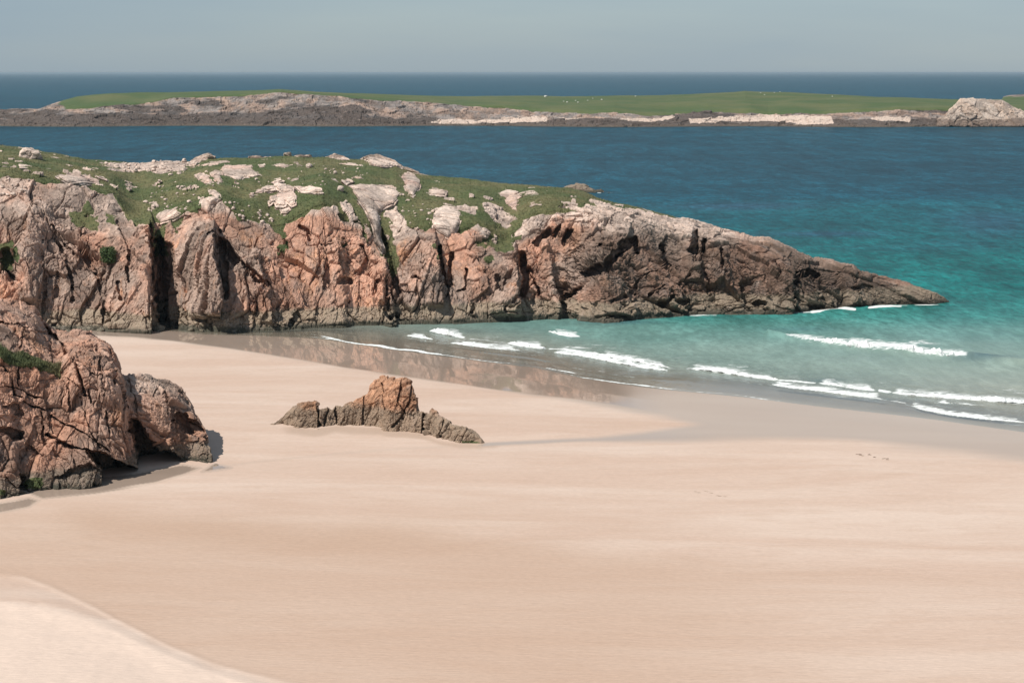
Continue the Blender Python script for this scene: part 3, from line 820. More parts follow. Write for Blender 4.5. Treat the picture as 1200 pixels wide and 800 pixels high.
brock, *_ = landform('rock_outcrop', ub, bb + .6, bt + .5 * (bb - bt), bt, db, db + run * .4, db + run * 1.3, int(70 * QUAL), int(60 * QUAL), M_BEACHROCK,
                     b_feat, b_disp, b_mask, back=(np.clip((bb - bt) * .07, .1, 4), -.6), pw=(1.2, 2.0), topdamp=.6, sink=.5, nback=24)
tag(brock, 'low jagged brown rock outcrop standing alone in the middle of the sand', 'rock outcrop')

# ================================================================== ISLAND
IT = [(-200, 130), (0, 129), (20, 127.5), (45, 128), (60, 122), (75, 117), (90, 113), (110, 111), (130, 109.5), (200, 108), (260, 106.3), (300, 105.6), (330, 104.3), (350, 106), (370, 107.5), (450, 110.5), (500, 112), (550, 113), (640, 112.5), (700, 112),
      (750, 112.5), (800, 110.5), (860, 108.2), (873, 106.8), (885, 107.6), (920, 108.4), (950, 110), (980, 111), (1030, 114), (1060, 114.2), (1080, 115), (1125, 116.5), (1200, 117), (1320, 120), (1500, 128)]
IE = [(-200, 131), (0, 130), (45, 129), (60, 127), (90, 127), (130, 124), (170, 121.5), (200, 115), (250, 113.5), (300, 110.5), (330, 107.5), (345, 109), (400, 112), (440, 116), (480, 119), (520, 121), (560, 124), (600, 127), (640, 129), (690, 130),
      (720, 129), (750, 131), (780, 132.5), (830, 127.5), (880, 128.5), (900, 131), (940, 128.5), (970, 129), (1000, 127.5), (1050, 127), (1080, 128.5), (1120, 128), (1200, 130), (1320, 135), (1500, 140)]
ui = np.arange(-200, 1500.1, .8 / QUAL)
ybI = np.full(ui.shape, 148.2) + .5 * np.sin(ui * .02) + np.interp(ui, [0, 500, 800, 1200], [0, -.3, .6, .3])
ySh = np.minimum(ybI - .8, np.interp(ui, [-200, 0, 100, 500, 600, 800, 1200], [145, 144, 144, 144.5, 140.5, 141.5, 141]))
DbI = Dz(ybI)
WHITE = [[(506, 143.5), (516, 141), (560, 140), (600, 137), (640, 139), (640, 141.5), (590, 142.5), (550, 144)], [(808, 139), (833, 137.3), (900, 135), (973, 137.6), (976, 144), (950, 145.5), (922, 144.3), (875, 143.4), (825, 142.8), (810, 144)],
         [(1022, 139.3), (1066, 138.4), (1066, 141), (1028, 141.2)], [(655, 139.5), (680, 138.5), (722, 139.8), (775, 139.6), (788, 136), (790, 138), (776, 141.6), (720, 141.8)]]
def i_disp(P, U, Y, T):
    d, tone = rockdisp(P, 1.7, (1.8, 1, .6), .08, 203, (.8, 1.3, 1.5))
    g = i_grass(P, U, Y)
    return (d * (1 - g) * .6 + g * fbm(P, .018, 4, 5) * 1.5) * (.3 + .7 * sm(0, .1, T)), tone
def i_grass(P, U, Y):
    n = fbm(P, .03, 3, 8)
    return (1 - sm(-.8, .8, Y - tb(U, IE) - .8 - 2.4 * sm(500, 640, U) + n * 1.8)) * sm(60, 85, U + 10 * n)
def i_mask(P, U, Y, T, tone):
    n = fbm(P, .03, 3, 9)
    g = i_grass(P, U, Y)
    nf = fbm(P, .12, 4, 19, aniso=(.4, 1, 1.5))
    nb_ = fbm(P, .09, 4, 29, aniso=(.25, .3, 2.2))
    dark = .58 * (1 - sm(430, 540, U)) * sm(108, 130, Y + n * 12 + nf * 16) * (1 + .6 * nf) + .5 * sm(.0, .5, nf) + .5 * sm(0, .4, nb_) + 1.5 * sm(138.8, 140.4, Y + n * 1.4 + nf * .8) 
    pale = .32 * sm(480, 560, U) * (1 - sm(139, 141, Y))
    for w in WHITE:
        f = 1 - sm(-.5, .5, poly_sd(U, Y, w, 3) + n * .9 + nf * .7)
        pale = np.maximum(pale, f * 2); dark = dark * (1 - f)
        tone = tone * (1 - f) + .62 * f
    return np.stack([g, dark, tone, pale], -1)
island, IP, IU, IY = landform('island', ui, ybI, tb(ui, IE), tb(ui, IT), DbI, DbI + 32, DbI + 32 + np.interp(ui, [0, 60, 400, 870, 1100], [6, 40, 130, 320, 240]), int(46 * QUAL), int(26 * QUAL), M_FAR, None, i_disp, i_mask,
                      back=(120.0, -3.0), pw=(1.0, 1.6), sink=3, nback=12, topdamp=.3)
tag(island, kind='structure')
IPf = IP.reshape(-1, 3); ix, iy = pix(IPf)
# far hill behind the island, right edge
uh = np.arange(1172, 1400, 1.0)
fh, *_ = landform('hill', uh, np.full(uh.shape, 128.0), np.full(uh.shape, 118.0), np.interp(uh, [1172, 1176, 1184, 1200, 1400], [118, 113, 111.5, 110.5, 109]), np.full(uh.shape, 1460.), np.full(uh.shape, 1480.), np.full(uh.shape, 1560.), 14, 8, M_FAR, None,
                  lambda P, U, Y, T: (fbm(P, .05, 3, 2) * 1.5, fbm(P, .1, 2, 3) * .5 + .5), lambda P, U, Y, T, t: np.stack([.8 * (Y > 113) + 0 * U, .6 * (Y < 114.5) + 0 * U, t, 0 * U], -1), back=(100., -2.), sink=10)
tag(fh, kind='structure')
# pale knoll on the island's right end
uk = np.arange(1098, 1232, .6 / QUAL)
KT = [(1098, 139), (1108, 135), (1113, 128), (1121, 121), (1126, 115.3), (1140, 115), (1160, 116.5), (1175, 117.5), (1181, 121), (1190, 127), (1198, 131), (1210, 136), (1232, 143)]
kn, *_ = landform('rock_knoll', uk, np.full(uk.shape, 146.5), tb(uk, KT) * .5 + 146.5 * .5, tb(uk, KT), np.full(uk.shape, 1118.), np.full(uk.shape, 1128.), np.full(uk.shape, 1140.), int(36 * QUAL), int(34 * QUAL),
                  mat_rock('knoll_rock', warm=(.36, .265, .205), grey=(.32, .26, .22), pale=(.38, .31, .26), tide=False), None,
                  lambda P, U, Y, T: rockdisp(P, 1.7, (1, 1, 1.6), -.3, 303, (.8, 1, 1)), lambda P, U, Y, T, t: np.stack([0 * U, .8 * sm(138.5, 141, Y) , t, .5 + 0 * U], -1), back=(40., -3.), pw=(1., 1.7), sink=1)
tag(kn, 'pale craggy rock knoll rising at the right end of the island', 'rock knoll')
# skerry behind the headland
ux = np.arange(655, 715, .6 / QUAL)
ST = [(655, 222), (666, 217), (673, 216), (685, 217), (690, 220), (697, 222.6), (704, 222.3), (709, 225.2), (715, 226)]
sb = np.full(ux.shape, 226.0); st_ = np.minimum(tb(ux, ST), 225.8)
sk, *_ = landform('sea_rock', ux, sb, st_ * .5 + sb * .5, st_, Dz(sb), Dz(sb) + 2, Dz(sb) + 6, int(16 * QUAL), int(16 * QUAL), M_HEAD, None,
                  lambda P, U, Y, T: rockdisp(P, .9, (1.5, 1, 1), 0, 403, (.6, 1, 1)), lambda P, U, Y, T, t: np.stack([0 * U, .8 + 0 * U, t, 0 * U], -1), back=(10., -1.), sink=2)
tag(sk, 'low dark brown sea rock in the water just beyond the headland crest', 'sea rock')

# white specks on the island turf
wm = bpy.data.materials.new('white_stone'); wm.use_nodes = True
wm.node_tree.nodes['Principled BSDF'].inputs['Base Color'].default_value = (.5, .48, .43, 1); wm.node_tree.nodes['Principled BSDF'].inputs['Roughness'].default_value = .9
ws = boulder_mesh('white_stone', 71, 2, .7, .5, wm)
def on_isl(x, y):
    m = (np.abs(ix - x) < 2) & (np.abs(iy - y) < 1.2)
    q = IPf[m]; return q[np.argmin(q[:, 1])] if len(q) else at_D(x, y, 1200)
for (x, y, s, lab) in [(662.5, 118.2, .9, None), (666.3, 119.2, 1.2, None), (676, 117.3, .9, None), (679, 119.2, 1.1, None), (690.5, 117.2, .9, None), (696.5, 114.8, .8, None), (707, 116.8, 1.1, None),
                       (746.5, 112.3, 1.1, 'pale boulder on the island crest right of the white specks'), (641, 112.6, 2.2, 'broad pale rock breaking the island crest above the pale shore ledges'),
                       (894, 110.8, .9, None), (905.5, 107.6, .9, None), (912.5, 107.4, .8, None), (974, 112.8, 1.0, None), (889.5, 108.2, .8, None)]:
    put(ws, 'boulder', on_isl(x, y), s * .75, x, lab or ('tiny white speck of stone on the middle of the green island' if x < 800 else 'tiny white stone near the highest grass of the island right half'), 'boulder',
        None if lab else ('white specks on the middle of the island' if x < 800 else 'white stones near the island top'))

# ================================================================== SAND
SW = [(-400, 384), (150, 385.5), (207, 388), (240, 391.5), (300, 393), (367, 396), (400, 400.5), (450, 408), (517, 417), (563, 423), (627, 431), (683, 443), (750, 453), (775, 456), (830, 461), (880, 466), (960, 476), (1060, 487), (1100, 492), (1200, 506), (1500, 550), (2400, 680)]
DRYTOP = [(-400, 389), (60, 391), (110, 393), (157, 395), (200, 399), (237, 404), (275, 409), (312, 415), (362, 423), (400, 430), (467, 440), (517, 447), (583, 457), (633, 463), (683, 469), (717, 474), (780, 485), (822, 497)]
DRYBOT = [(570, 520), (600, 518), (700, 513), (750, 508), (822, 499)]
BEACH2 = [(-400, 500), (250, 548), (400, 533), (600, 521), (750, 518), (900, 516.5), (1000, 519), (1050, 525), (1125, 532), (1200, 541), (1500, 590), (2400, 740)]
BERM1 = [(-700, 600), (-200, 640), (0, 672), (30, 677), (60, 688), (110, 712), (150, 733), (200, 758), (250, 778), (300, 791), (350, 803), (500, 840), (900, 960)]
BERM2 = [(-700, 640), (-200, 690), (0, 709), (40, 713), (70, 718), (110, 731), (150, 748), (200, 771), (250, 789), (300, 805), (500, 862), (900, 1000)]

us_ = np.concatenate([np.linspace(-900, -60, 120), np.arange(-58, 1262, 1.6 / QUAL), np.linspace(1264, 2300, 140)])
ys_ = np.concatenate([np.linspace(330, 380, 20), np.arange(381, 830, 1.0 / QUAL), np.linspace(832, 1500, 90)])
U, Y = np.meshgrid(us_, ys_)
G0 = at_z(U, Y, 0.0)
nz = fbm(G0, .06, 3, 300); nz2 = fbm(G0, .5, 3, 301)
s1 = Y - tb(U, SW)                                   # px shoreward of the swash edge
mpp = np.gradient(G0[..., 1], axis=0) / np.gradient(Y, axis=0)
z = np.where(s1 > 0, .012 * np.minimum(s1, 14) ** .9 + .0006 * s1, .055 * s1)
z = np.maximum(z, -6)
# dry spit stands a little proud; flats fall to the channel
spit = sm(-.5, 5, Y - tb(U, DRYTOP)) * (1 - sm(600, 822, U)) * (1 - sm(505, 520, Y)) + sm(0, 14, Y - tb(U, BEACH2))
chan = np.exp(-((Y - tb(U, [(250, 545), (400, 528), (570, 519), (700, 514), (822, 508), (900, 508)])) / 5.0) ** 2) * sm(180, 300, U)
z += .10 * spit - .05 * chan * (1 - sm(780, 960, U))
z += .25 * sm(560, 760, Y) + .02 * nz * sm(20, 60, s1)
b1 = Y - tb(U, BERM1); b2 = Y - tb(U, BERM2)
gap = np.maximum(tb(U, BERM2) - tb(U, BERM1), 5)
k1 = sm(0, 1, b1 / gap)
z += .25 * k1 + .05 * np.exp(-(b1 / 4.0) ** 2) + .9 * sm(0, 140, b2) + .05 * nz2 * k1
z = np.where(Y > 820, z + .0 * Y, z)
S = at_z(U, Y, z)
# masks: R wet, G dry-pale, B mirror film, A tone
n = nz; n2 = fbm(G0, .25, 3, 303, aniso=(.25, 1, 1))
j = n2 * 1.6
far = sm(560, 822, U)
swd = 1.1 + 6 * far
inchan = sm(-1.2 - 3 * far, 1.2 + 3 * far, Y - tb(U, [(556, 900), (560, 521), (570, 518.5), (600, 517), (700, 512.5), (750, 507.5), (822, 497), (870, 484), (2400, 100)]) + j * .4)
spitm = sm(-swd, swd, Y - tb(U, DRYTOP + [(870, 512), (2400, 900)]) + j * (.5 + 1.6 * far) - swd * .4) * (1 - inchan)
bw = 1.4 + 6 * sm(640, 860, U)
bm = sm(-bw, bw, Y - tb(U, BEACH2) + j * (.5 + 1.7 * far) + 3 * nz * far)
wet = 1 - np.maximum(spitm, bm)
wet = np.where((U < 560) & (Y > tb(U, DRYTOP) + 4), 0, wet)
seaward = 1 - sm(-1.5, 1.5, Y - tb(U, DRYTOP))
leftchan = .2 * (1 - sm(.8, 2.4, np.abs(Y - tb(U, [(252, 547), (300, 541), (400, 531), (480, 525), (560, 521)])) + np.abs(j))) * sm(250, 262, U) * (1 - sm(550, 566, U))
wet = np.maximum(wet, leftchan)
pool = np.zeros_like(U)
for poly in ([(-30, 590), (0, 589), (34, 583), (47, 586), (34, 594), (0, 601), (-30, 606)], [(20, 572), (100, 560), (170, 552), (214, 544), (236, 548), (214, 556.5), (182, 566), (110, 577), (50, 584)], [(250, 543), (262, 545), (272, 548), (255, 551), (235, 553)]):
    pool = np.maximum(pool, 1 - sm(-1.6, 1.6, poly_sd(U, Y, poly, 6) + j * .5))
wet = np.maximum(wet, pool)
mirror = np.maximum(np.maximum(pool, inchan * .4 * (1 - bm) * (1 - sm(760, 860, U))), seaward * (1 - sm(700, 800, U)) * (1 - .0 * U))
damp = .75 * sm(565, 660, Y - (U - 300) * .05 + 20 * nz) * (1 - sm(-2, 8, b1)) * (1 - .7 * sm(700, 1100, U))
damp = damp + .55 * np.exp(-((Y - 612 - (U - 120) * .07 + 14 * nz) / 16) ** 2) * sm(30, 120, U) * (1 - sm(420, 700, U)) - .35 * np.exp(-((Y - 640 - (U - 700) * .03 + 16 * nz) / 14) ** 2) * sm(350, 600, U)
damp = np.clip(damp, 0, 1.2) + .35 * np.exp(-((Y - 498) / 7) ** 2) * np.exp(-((U - 740) / 60) ** 2)
dry = sm(-12, 12, b2 + 6 * nz2 + 5 * n2) * 1.0 + .42 * np.exp(-((b1 - 1) / 4.2) ** 2) * sm(-20, 30, U) + .28 * k1
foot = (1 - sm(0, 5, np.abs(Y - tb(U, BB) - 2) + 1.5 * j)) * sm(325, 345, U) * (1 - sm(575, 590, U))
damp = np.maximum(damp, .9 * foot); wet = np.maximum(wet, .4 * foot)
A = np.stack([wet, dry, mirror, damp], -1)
t = NT('sand'); p = t.pos(); R, G, B, Al = t.attr()
ns = t.noise(p, .13, 6, .62, sc=(.2, 1, 1), dist=.9, rot=.22)
nf = t.noise(p, .9, 5, .65, sc=(.3, 1, 1), rot=.1)
nl = t.noise(p, .03, 4, .55, sc=(.35, 1, 1), rot=.3, dist=.5)
nr = t.noise(p, 2.5, 3, .6, sc=(.35, 1.6, 1), rot=-.15)
base = t.mix(t.step(t.math('ADD', t.math('MULTIPLY', ns, .6), t.math('MULTIPLY', nl, .4)), .36, .64), (.438, .314, .246), (.50, .39, .322))
base = t.mix(t.step(nf, .45, .75, 0, .35), base, (.395, .278, .21))
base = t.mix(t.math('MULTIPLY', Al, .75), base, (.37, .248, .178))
base = t.mix(t.step(t.math('ADD', G, t.math('MULTIPLY', t.math('SUBTRACT', nf, .5), .5)), .05, .9), base, (.545, .425, .35))
nr2 = t.noise(p, 5.5, 4, .7, sc=(.4, 1.3, 1), rot=.25)
base = t.mix(1.0, base, t.step(nr2, .3, .7, .94, 1.06), 'MULTIPLY')
wetc = t.mix(t.step(nl, .4, .6), (.36, .28, .225), (.40, .32, .262))
base = t.mix(R, base, wetc)
base = t.mix(t.math('MULTIPLY', t.math('MULTIPLY', t.step(B, .5, 1.0), R), .5), base, (.19, .13, .095))
bh = t.math('ADD', nr, t.math('MULTIPLY', nf, .6))
nb = t.bump(bh, .05, .5)
b = t.n('ShaderNodeBsdfPrincipled'); t.l(base, b.inputs['Base Color']); b.inputs['Roughness'].default_value = .95
b.inputs['Specular IOR Level'].default_value = .2
dn = t.math('SUBTRACT', 1.0, R); bn = t.n('ShaderNodeBump'); bn.inputs['Distance'].default_value = .06; t.l(bh, bn.inputs['Height']); t.l(t.math('MULTIPLY', dn, .8), bn.inputs['Strength'])
t.l(bn.outputs[0], b.inputs['Normal'])
t.l(t.math('MULTIPLY', R, t.step(B, 0, .8, .6, 1.0)), b.inputs['Coat Weight']); b.inputs['Coat IOR'].default_value = 1.33
cr = t.math('SUBTRACT', .26, t.math('MULTIPLY', B, .23)); t.l(cr, b.inputs['Coat Roughness'])
cb = t.bump(t.noise(p, .7, 3, .5, sc=(1, .6, 1)), .012, .5); t.l(cb, b.inputs['Coat Normal'])
M_SAND = t.out(b.outputs[0])
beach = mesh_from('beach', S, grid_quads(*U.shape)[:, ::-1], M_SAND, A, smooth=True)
tag(beach, kind='structure')

# ================================================================== SEA
ucs = np.concatenate([np.linspace(-4000, -70, 90), np.arange(-66, 1270, 2.2 / QUAL), np.linspace(1274, 5200, 90)])
yss = np.concatenate([85 + np.geomspace(.6, 62, 90), np.arange(148, 340, 2.0), np.arange(340, 520, .8 / QUAL), np.linspace(521, 600, 20)])
U, Y = np.meshgrid(ucs, yss)
G0 = at_z(U, Y, 0.0)
s1 = Y - tb(U, SW)
off = -s1
WAVES = [  # (label, polyline, width px (plan depth), height m)
    ('longest white breaker, farthest out, rolling in from the right', [(914, 393.5), (925, 397), (950, 400.5), (985, 405), (1015, 409), (1060, 414), (1100, 417.5), (1140, 418)], 4.6, .85),
    ('thin broken breaker behind the middle of the longest one', [(985, 401), (1012, 402), (1050, 406), (1085, 409)], 1.6, .25),
    ('low breaker running from the middle of the bay toward the sand', [(803, 431.5), (825, 433), (850, 436.5), (880, 441.5), (915, 446)], 2.6, .45),
    ('curling breaker right of the low mid-bay breaker, just above the swash', [(954, 448), (975, 451), (1000, 455), (1030, 458.5)], 2.1, .38),
    ('long low breaker reaching the right edge of the photo', [(1040, 460), (1070, 463), (1100, 465.5), (1150, 469), (1205, 473), (1260, 478)], 2.5, .45),
    ('short white dash of foam below the long low breaker', [(1094, 471), (1108, 472.5), (1118, 472.5)], 1.3, .2),
    ('thin breaker line between the low mid-bay breaker and the swash', [(900, 450), (925, 454), (960, 457.5), (1000, 463), (1040, 468)], 1.3, .24),
    ('last thin breaker at the right, closest to the sand', [(1060, 473), (1080, 479), (1110, 485), (1150, 490), (1205, 495)], 1.2, .22),
    ('bright breaker left of centre, nearest the pink cliff', [(503, 387.5), (515, 390), (530, 393), (551, 397.5)], 3.0, .5),
    ('faint broken breaker just left of the bright one', [(473, 392.5), (488, 394.5), (508, 397.5)], 1.5, .25),
    ('thin white line in front of the bright left breaker', [(522, 401.5), (545, 404), (575, 408), (612, 410.5)], 1.5, .25),
    ('medium breaker in the left group, middle of three', [(594, 402), (606, 404.5), (620, 406.5), (644, 409)], 3.0, .45),
    ('small separate breaker with dark water around it, below the cliff step', [(642, 388), (652, 391), (665, 393.5), (685, 394.5)], 2.4, .42),
    ('paired breaker, upper line of the two', [(698, 414.5), (715, 418.5), (745, 423), (787, 431)], 2.2, .38),
    ('paired breaker, lower line of the two', [(646, 412.5), (668, 415), (690, 418), (720, 424), (750, 429.5), (783, 434)], 2.4, .4),
]
foam = np.zeros(U.shape)
fz = fbm(G0, .25, 3, 441)
for lab, L, w, h in WAVES:
    d = line_d(U, Y + .6 * fz, L, 14)
    p_ = np.array(L)
    yl = np.interp(U, p_[:, 0], p_[:, 1]); xin = (U > p_[0, 0] - 4) & (U < p_[-1, 0] + 4)
    behind = np.where(xin, yl - Y, 0)
    foam = np.maximum(foam, .9 * (1 - sm(w * .2, w * 1.1, d)) * sm(-2, 10, U - p_[0, 0]) * sm(-2, 10, p_[-1, 0] - U) * (.75 + .3 * fz))
    foam = np.maximum(foam, .66 * (1 - sm(2, 7 + w * 3.5, behind)) * (behind > -1) * sm(0, 14, U - p_[0, 0]) * sm(0, 14, p_[-1, 0] - U) * (1 - sm(8, 13, d)))
# swash edge
foam = np.maximum(foam, .86 * (1 - sm(.2, 1.4, np.abs(s1 + 1.2 + .8 * fz))) * sm(205, 240, U) * (.45 + .55 * (1 - sm(880, 1000, U))) * (.78 + .4 * fbm(G0, .12, 3, 440)))
for L, w, a in [([(551, 397.5), (572, 399.5), (596, 402.5)], 1.4, .62), ([(644, 409), (672, 411.5), (700, 415)], 1.3, .62), ([(783, 431), (804, 432)], 1.2, .6), ([(913, 446), (955, 449)], 1.3, .62), ([(1030, 458.5), (1044, 460)], 1.6, .7), ([(1118, 473), (1205, 479)], 1.2, .5), ([(1000, 463), (1062, 473)], 1.2, .6),
                ([(365, 391), (400, 399), (450, 406), (517, 415)], 1.0, .75), ([(207, 391), (240, 395)], 1.2, .6), ([(640, 431), (700, 443)], 1.0, .6), ([(700, 412), (760, 416), (830, 425), (900, 436)], 8, .38), ([(560, 395), (640, 402), (720, 410)], 6, .42),
                ([(952, 366), (966, 362.5), (982, 360.5), (1002, 362.5)], 2.4, .85), ([(1018, 361), (1040, 359.2), (1056, 358.5)], 1.6, .72), ([(1058, 357.8), (1090, 357.3), (1112, 355.5)], 1.1, .62), ([(1112, 354.5), (1130, 352.5)], 1.5, .42), ([(880, 367), (940, 366), (960, 366)], 2.0, .55), ([(742, 373), (760, 370.5)], 1.5, .85), ([(790, 370), (840, 368)], 1.6, .6),
                ([(1050, 398), (1110, 402)], 5, .45), ([(820, 440), (950, 440), (1100, 452), (1200, 458)], 9, .34), ([(700, 226), (738, 225)], .8, .55), ([(660, 430), (760, 440), (860, 455)], 6, .33), ([(230, 386), (330, 389)], 1.2, .5),
                ([(905, 380), (1000, 376), (1080, 384)], 4, .3)]:
    foam = np.maximum(foam, a * (1 - sm(w * .3, w * 1.4, line_d(U, Y + .9 * fz * (w < 3), L, w * 3))) * (1 + .35 * fz))
# depth 0 at the edge -> 1 open sea
ny = fbm(G0, .02, 3, 401, aniso=(.5, 1, 1)); ny2 = fbm(G0, .004, 3, 402, aniso=(1, .6, 1))
Yw = Y + 8 * ny * (Y > 200)
dep = tb(Yw.ravel(), [(85, 1.0), (150, .97), (185, .9), (215, .82), (240, .72), (265, .60), (300, .51), (335, .45), (360, .37), (385, .26), (410, .19), (440, .13), (470, .07), (520, 0)]).reshape(U.shape)
dep = np.clip(dep + .05 * ny2 * (Y < 250) + (.10 * sm(560, 200, U) * 0), 0, 1)
nearsh = sm(0, 60, off)                # close to the sand edge it clears
dep = np.minimum(dep, .015 + .22 * nearsh + .6 * sm(60, 160, off))
opac = np.clip(.05 + .28 * sm(0, 9, off) + .45 * sm(6, 30, off) + .25 * sm(25, 60, off), 0, 1)
opac = np.where((U < 480) & (Y > 365), opac * (.55 + .45 * sm(200, 480, U)), opac)
dk = np.zeros(U.shape)
for cx, cy, rx, ry, a in [(880, 243, 95, 5, 1), (965, 274, 70, 3.4, 1), (1170, 262, 60, 16, .8), (1120, 285, 70, 6, .35), (720, 376, 40, 3, .5), (930, 384, 40, 3, .3), (1165, 421, 40, 3.5, .6), (960, 446, 25, 3, .4), (540, 388, 60, 3, .2), (1080, 290, 120, 4, .3)]:
    dk = np.maximum(dk, a * np.exp(-((U - cx + 18 * ny) / rx) ** 2 - ((Y - cy + 2 * ny) / ry) ** 2))
P = G0.copy()
P[..., 2] += np.where((Y > 340) & (off > 10), .10 * fbm(G0, .12, 3, 404, aniso=(.35, 1, 1)), 0)
for lab, L, w, h in WAVES[:1]:                       # unbroken shoulder of the outer breaker
    d = line_d(U, Y, [(900, 390), *L, (1165, 421), (1230, 428), (1290, 436)], 8)
    P[..., 2] += .55 * np.exp(-(d / 2.6) ** 2)
A = np.stack([opac, foam, dep, dk], -1)
t = NT('sea'); p = t.pos(); R, G, B, Al = t.attr()
ramp = t.n('ShaderNodeValToRGB'); t.l(t.math('ADD', B, t.math('MULTIPLY', t.math('SUBTRACT', t.noise(p, .02, 4, .6, sc=(.4, 1, 1)), .5), .10)), ramp.inputs[0])
cr = ramp.color_ramp
stops_old = [(0.0, (.28, .25, .205)), (.12, (.25, .285, .245)), (.22, (.165, .26, .225)), (.34, (.055, .185, .17)), (.46, (.008, .125, .118)), (.58, (.004, .088, .096)), (.74, (.004, .042, .066)), (.9, (.009, .036, .056)), (1.0, (.016, .046, .066))]
stops = [(0.0, (.30, .265, .22)), (.12, (.21, .25, .215)), (.22, (.12, .205, .182)), (.34, (.030, .135, .120)), (.46, (.003, .094, .085)), (.58, (.002, .068, .074)), (.74, (.002, .038, .056)), (.9, (.004, .031, .047)), (1.0, (.010, .041, .057))]
while len(cr.elements) < len(stops): cr.elements.new(.5)
for e, (pp, c) in zip(cr.elements, stops): e.position = pp; e.color = (*c, 1)
w1 = t.noise(p, .30, 5, .68, sc=(1, .45, 1)); w2 = t.noise(p, 1.0, 4, .65, sc=(1, .32, 1)); w3 = t.noise(p, .035, 3, .55, sc=(.6, 1, 1))
body = t.mix(Al, ramp.outputs[0], (.012, .045, .07))
tone = t.math('MULTIPLY', t.math('MULTIPLY', t.step(w1, .32, .68, .66, 1.36), t.step(w3, .3, .7, .84, 1.16)), t.step(w2, .32, .68, .68, 1.34))
w4 = t.noise(p, .10, 4, .7, sc=(1, .22, 1)); w5 = t.noise(p, .006, 4, .6, sc=(.6, 1, 1))
tone = t.math('MULTIPLY', tone, t.math('MULTIPLY', t.step(w4, .34, .66, .72, 1.34), t.step(w5, .35, .65, .84, 1.18)))
tone = t.math('ADD', 1.0, t.math('MULTIPLY', t.math('SUBTRACT', tone, 1.0), t.step(B, .15, .5, .22, .9)))
body = t.mix(1.0, body, tone, 'MULTIPLY')
fn = t.noise(p, 1.3, 6, .75, sc=(.6, 1, 1), dist=.8); fn2 = t.noise(p, .28, 4, .6, sc=(.5, 1, 1))
fo = t.step(t.math('ADD', G, t.math('ADD', t.math('MULTIPLY', t.math('SUBTRACT', fn, .5), 1.0), t.math('MULTIPLY', t.math('SUBTRACT', fn2, .5), .6))), .44, .70)
fo = t.math('MULTIPLY', fo, t.step(G, .02, .15))
colr = t.mix(fo, body, (.63, .645, .63))
dif = t.n('ShaderNodeBsdfDiffuse'); t.l(colr, dif.inputs[0])
tr = t.n('ShaderNodeBsdfTransparent'); tr.inputs[0].default_value = (.93, .97, .955, 1)
op = t.math('MAXIMUM', R, fo)
m1 = t.n('ShaderNodeMixShader'); t.l(op, m1.inputs[0]); t.l(tr.outputs[0], m1.inputs[1]); t.l(dif.outputs[0], m1.inputs[2])
hb = t.math('ADD', t.math('MULTIPLY', w1, 2.2), w2)
nb = t.n('ShaderNodeBump'); t.l(hb, nb.inputs['Height']); nb.inputs['Distance'].default_value = .55
t.l(t.step(R, .3, .95, .06, .75), nb.inputs['Strength'])
gl = t.n('ShaderNodeBsdfGlossy'); gl.inputs[0].default_value = (.85, .95, 1, 1); t.l(nb.outputs[0], gl.inputs['Normal'])
t.l(t.step(R, .2, .9, .05, .22), gl.inputs['Roughness'])
fr = t.n('ShaderNodeFresnel'); fr.inputs[0].default_value = 1.33; t.l(nb.outputs[0], fr.inputs['Normal'])
ff = t.math('MULTIPLY', t.math('MULTIPLY', fr.outputs[0], t.math('SUBTRACT', 1.0, fo)), t.step(R, .3, 1.0, .8, .30))
m2 = t.n('ShaderNodeMixShader'); t.l(ff, m2.inputs[0]); t.l(m1.outputs[0], m2.inputs[1]); t.l(gl.outputs[0], m2.inputs[2])
M_SEA = t.out(m2.outputs[0])
sea = mesh_from('sea', P, grid_quads(*U.shape)[:, ::-1], M_SEA, A, smooth=True)
tag(sea, kind='structure')

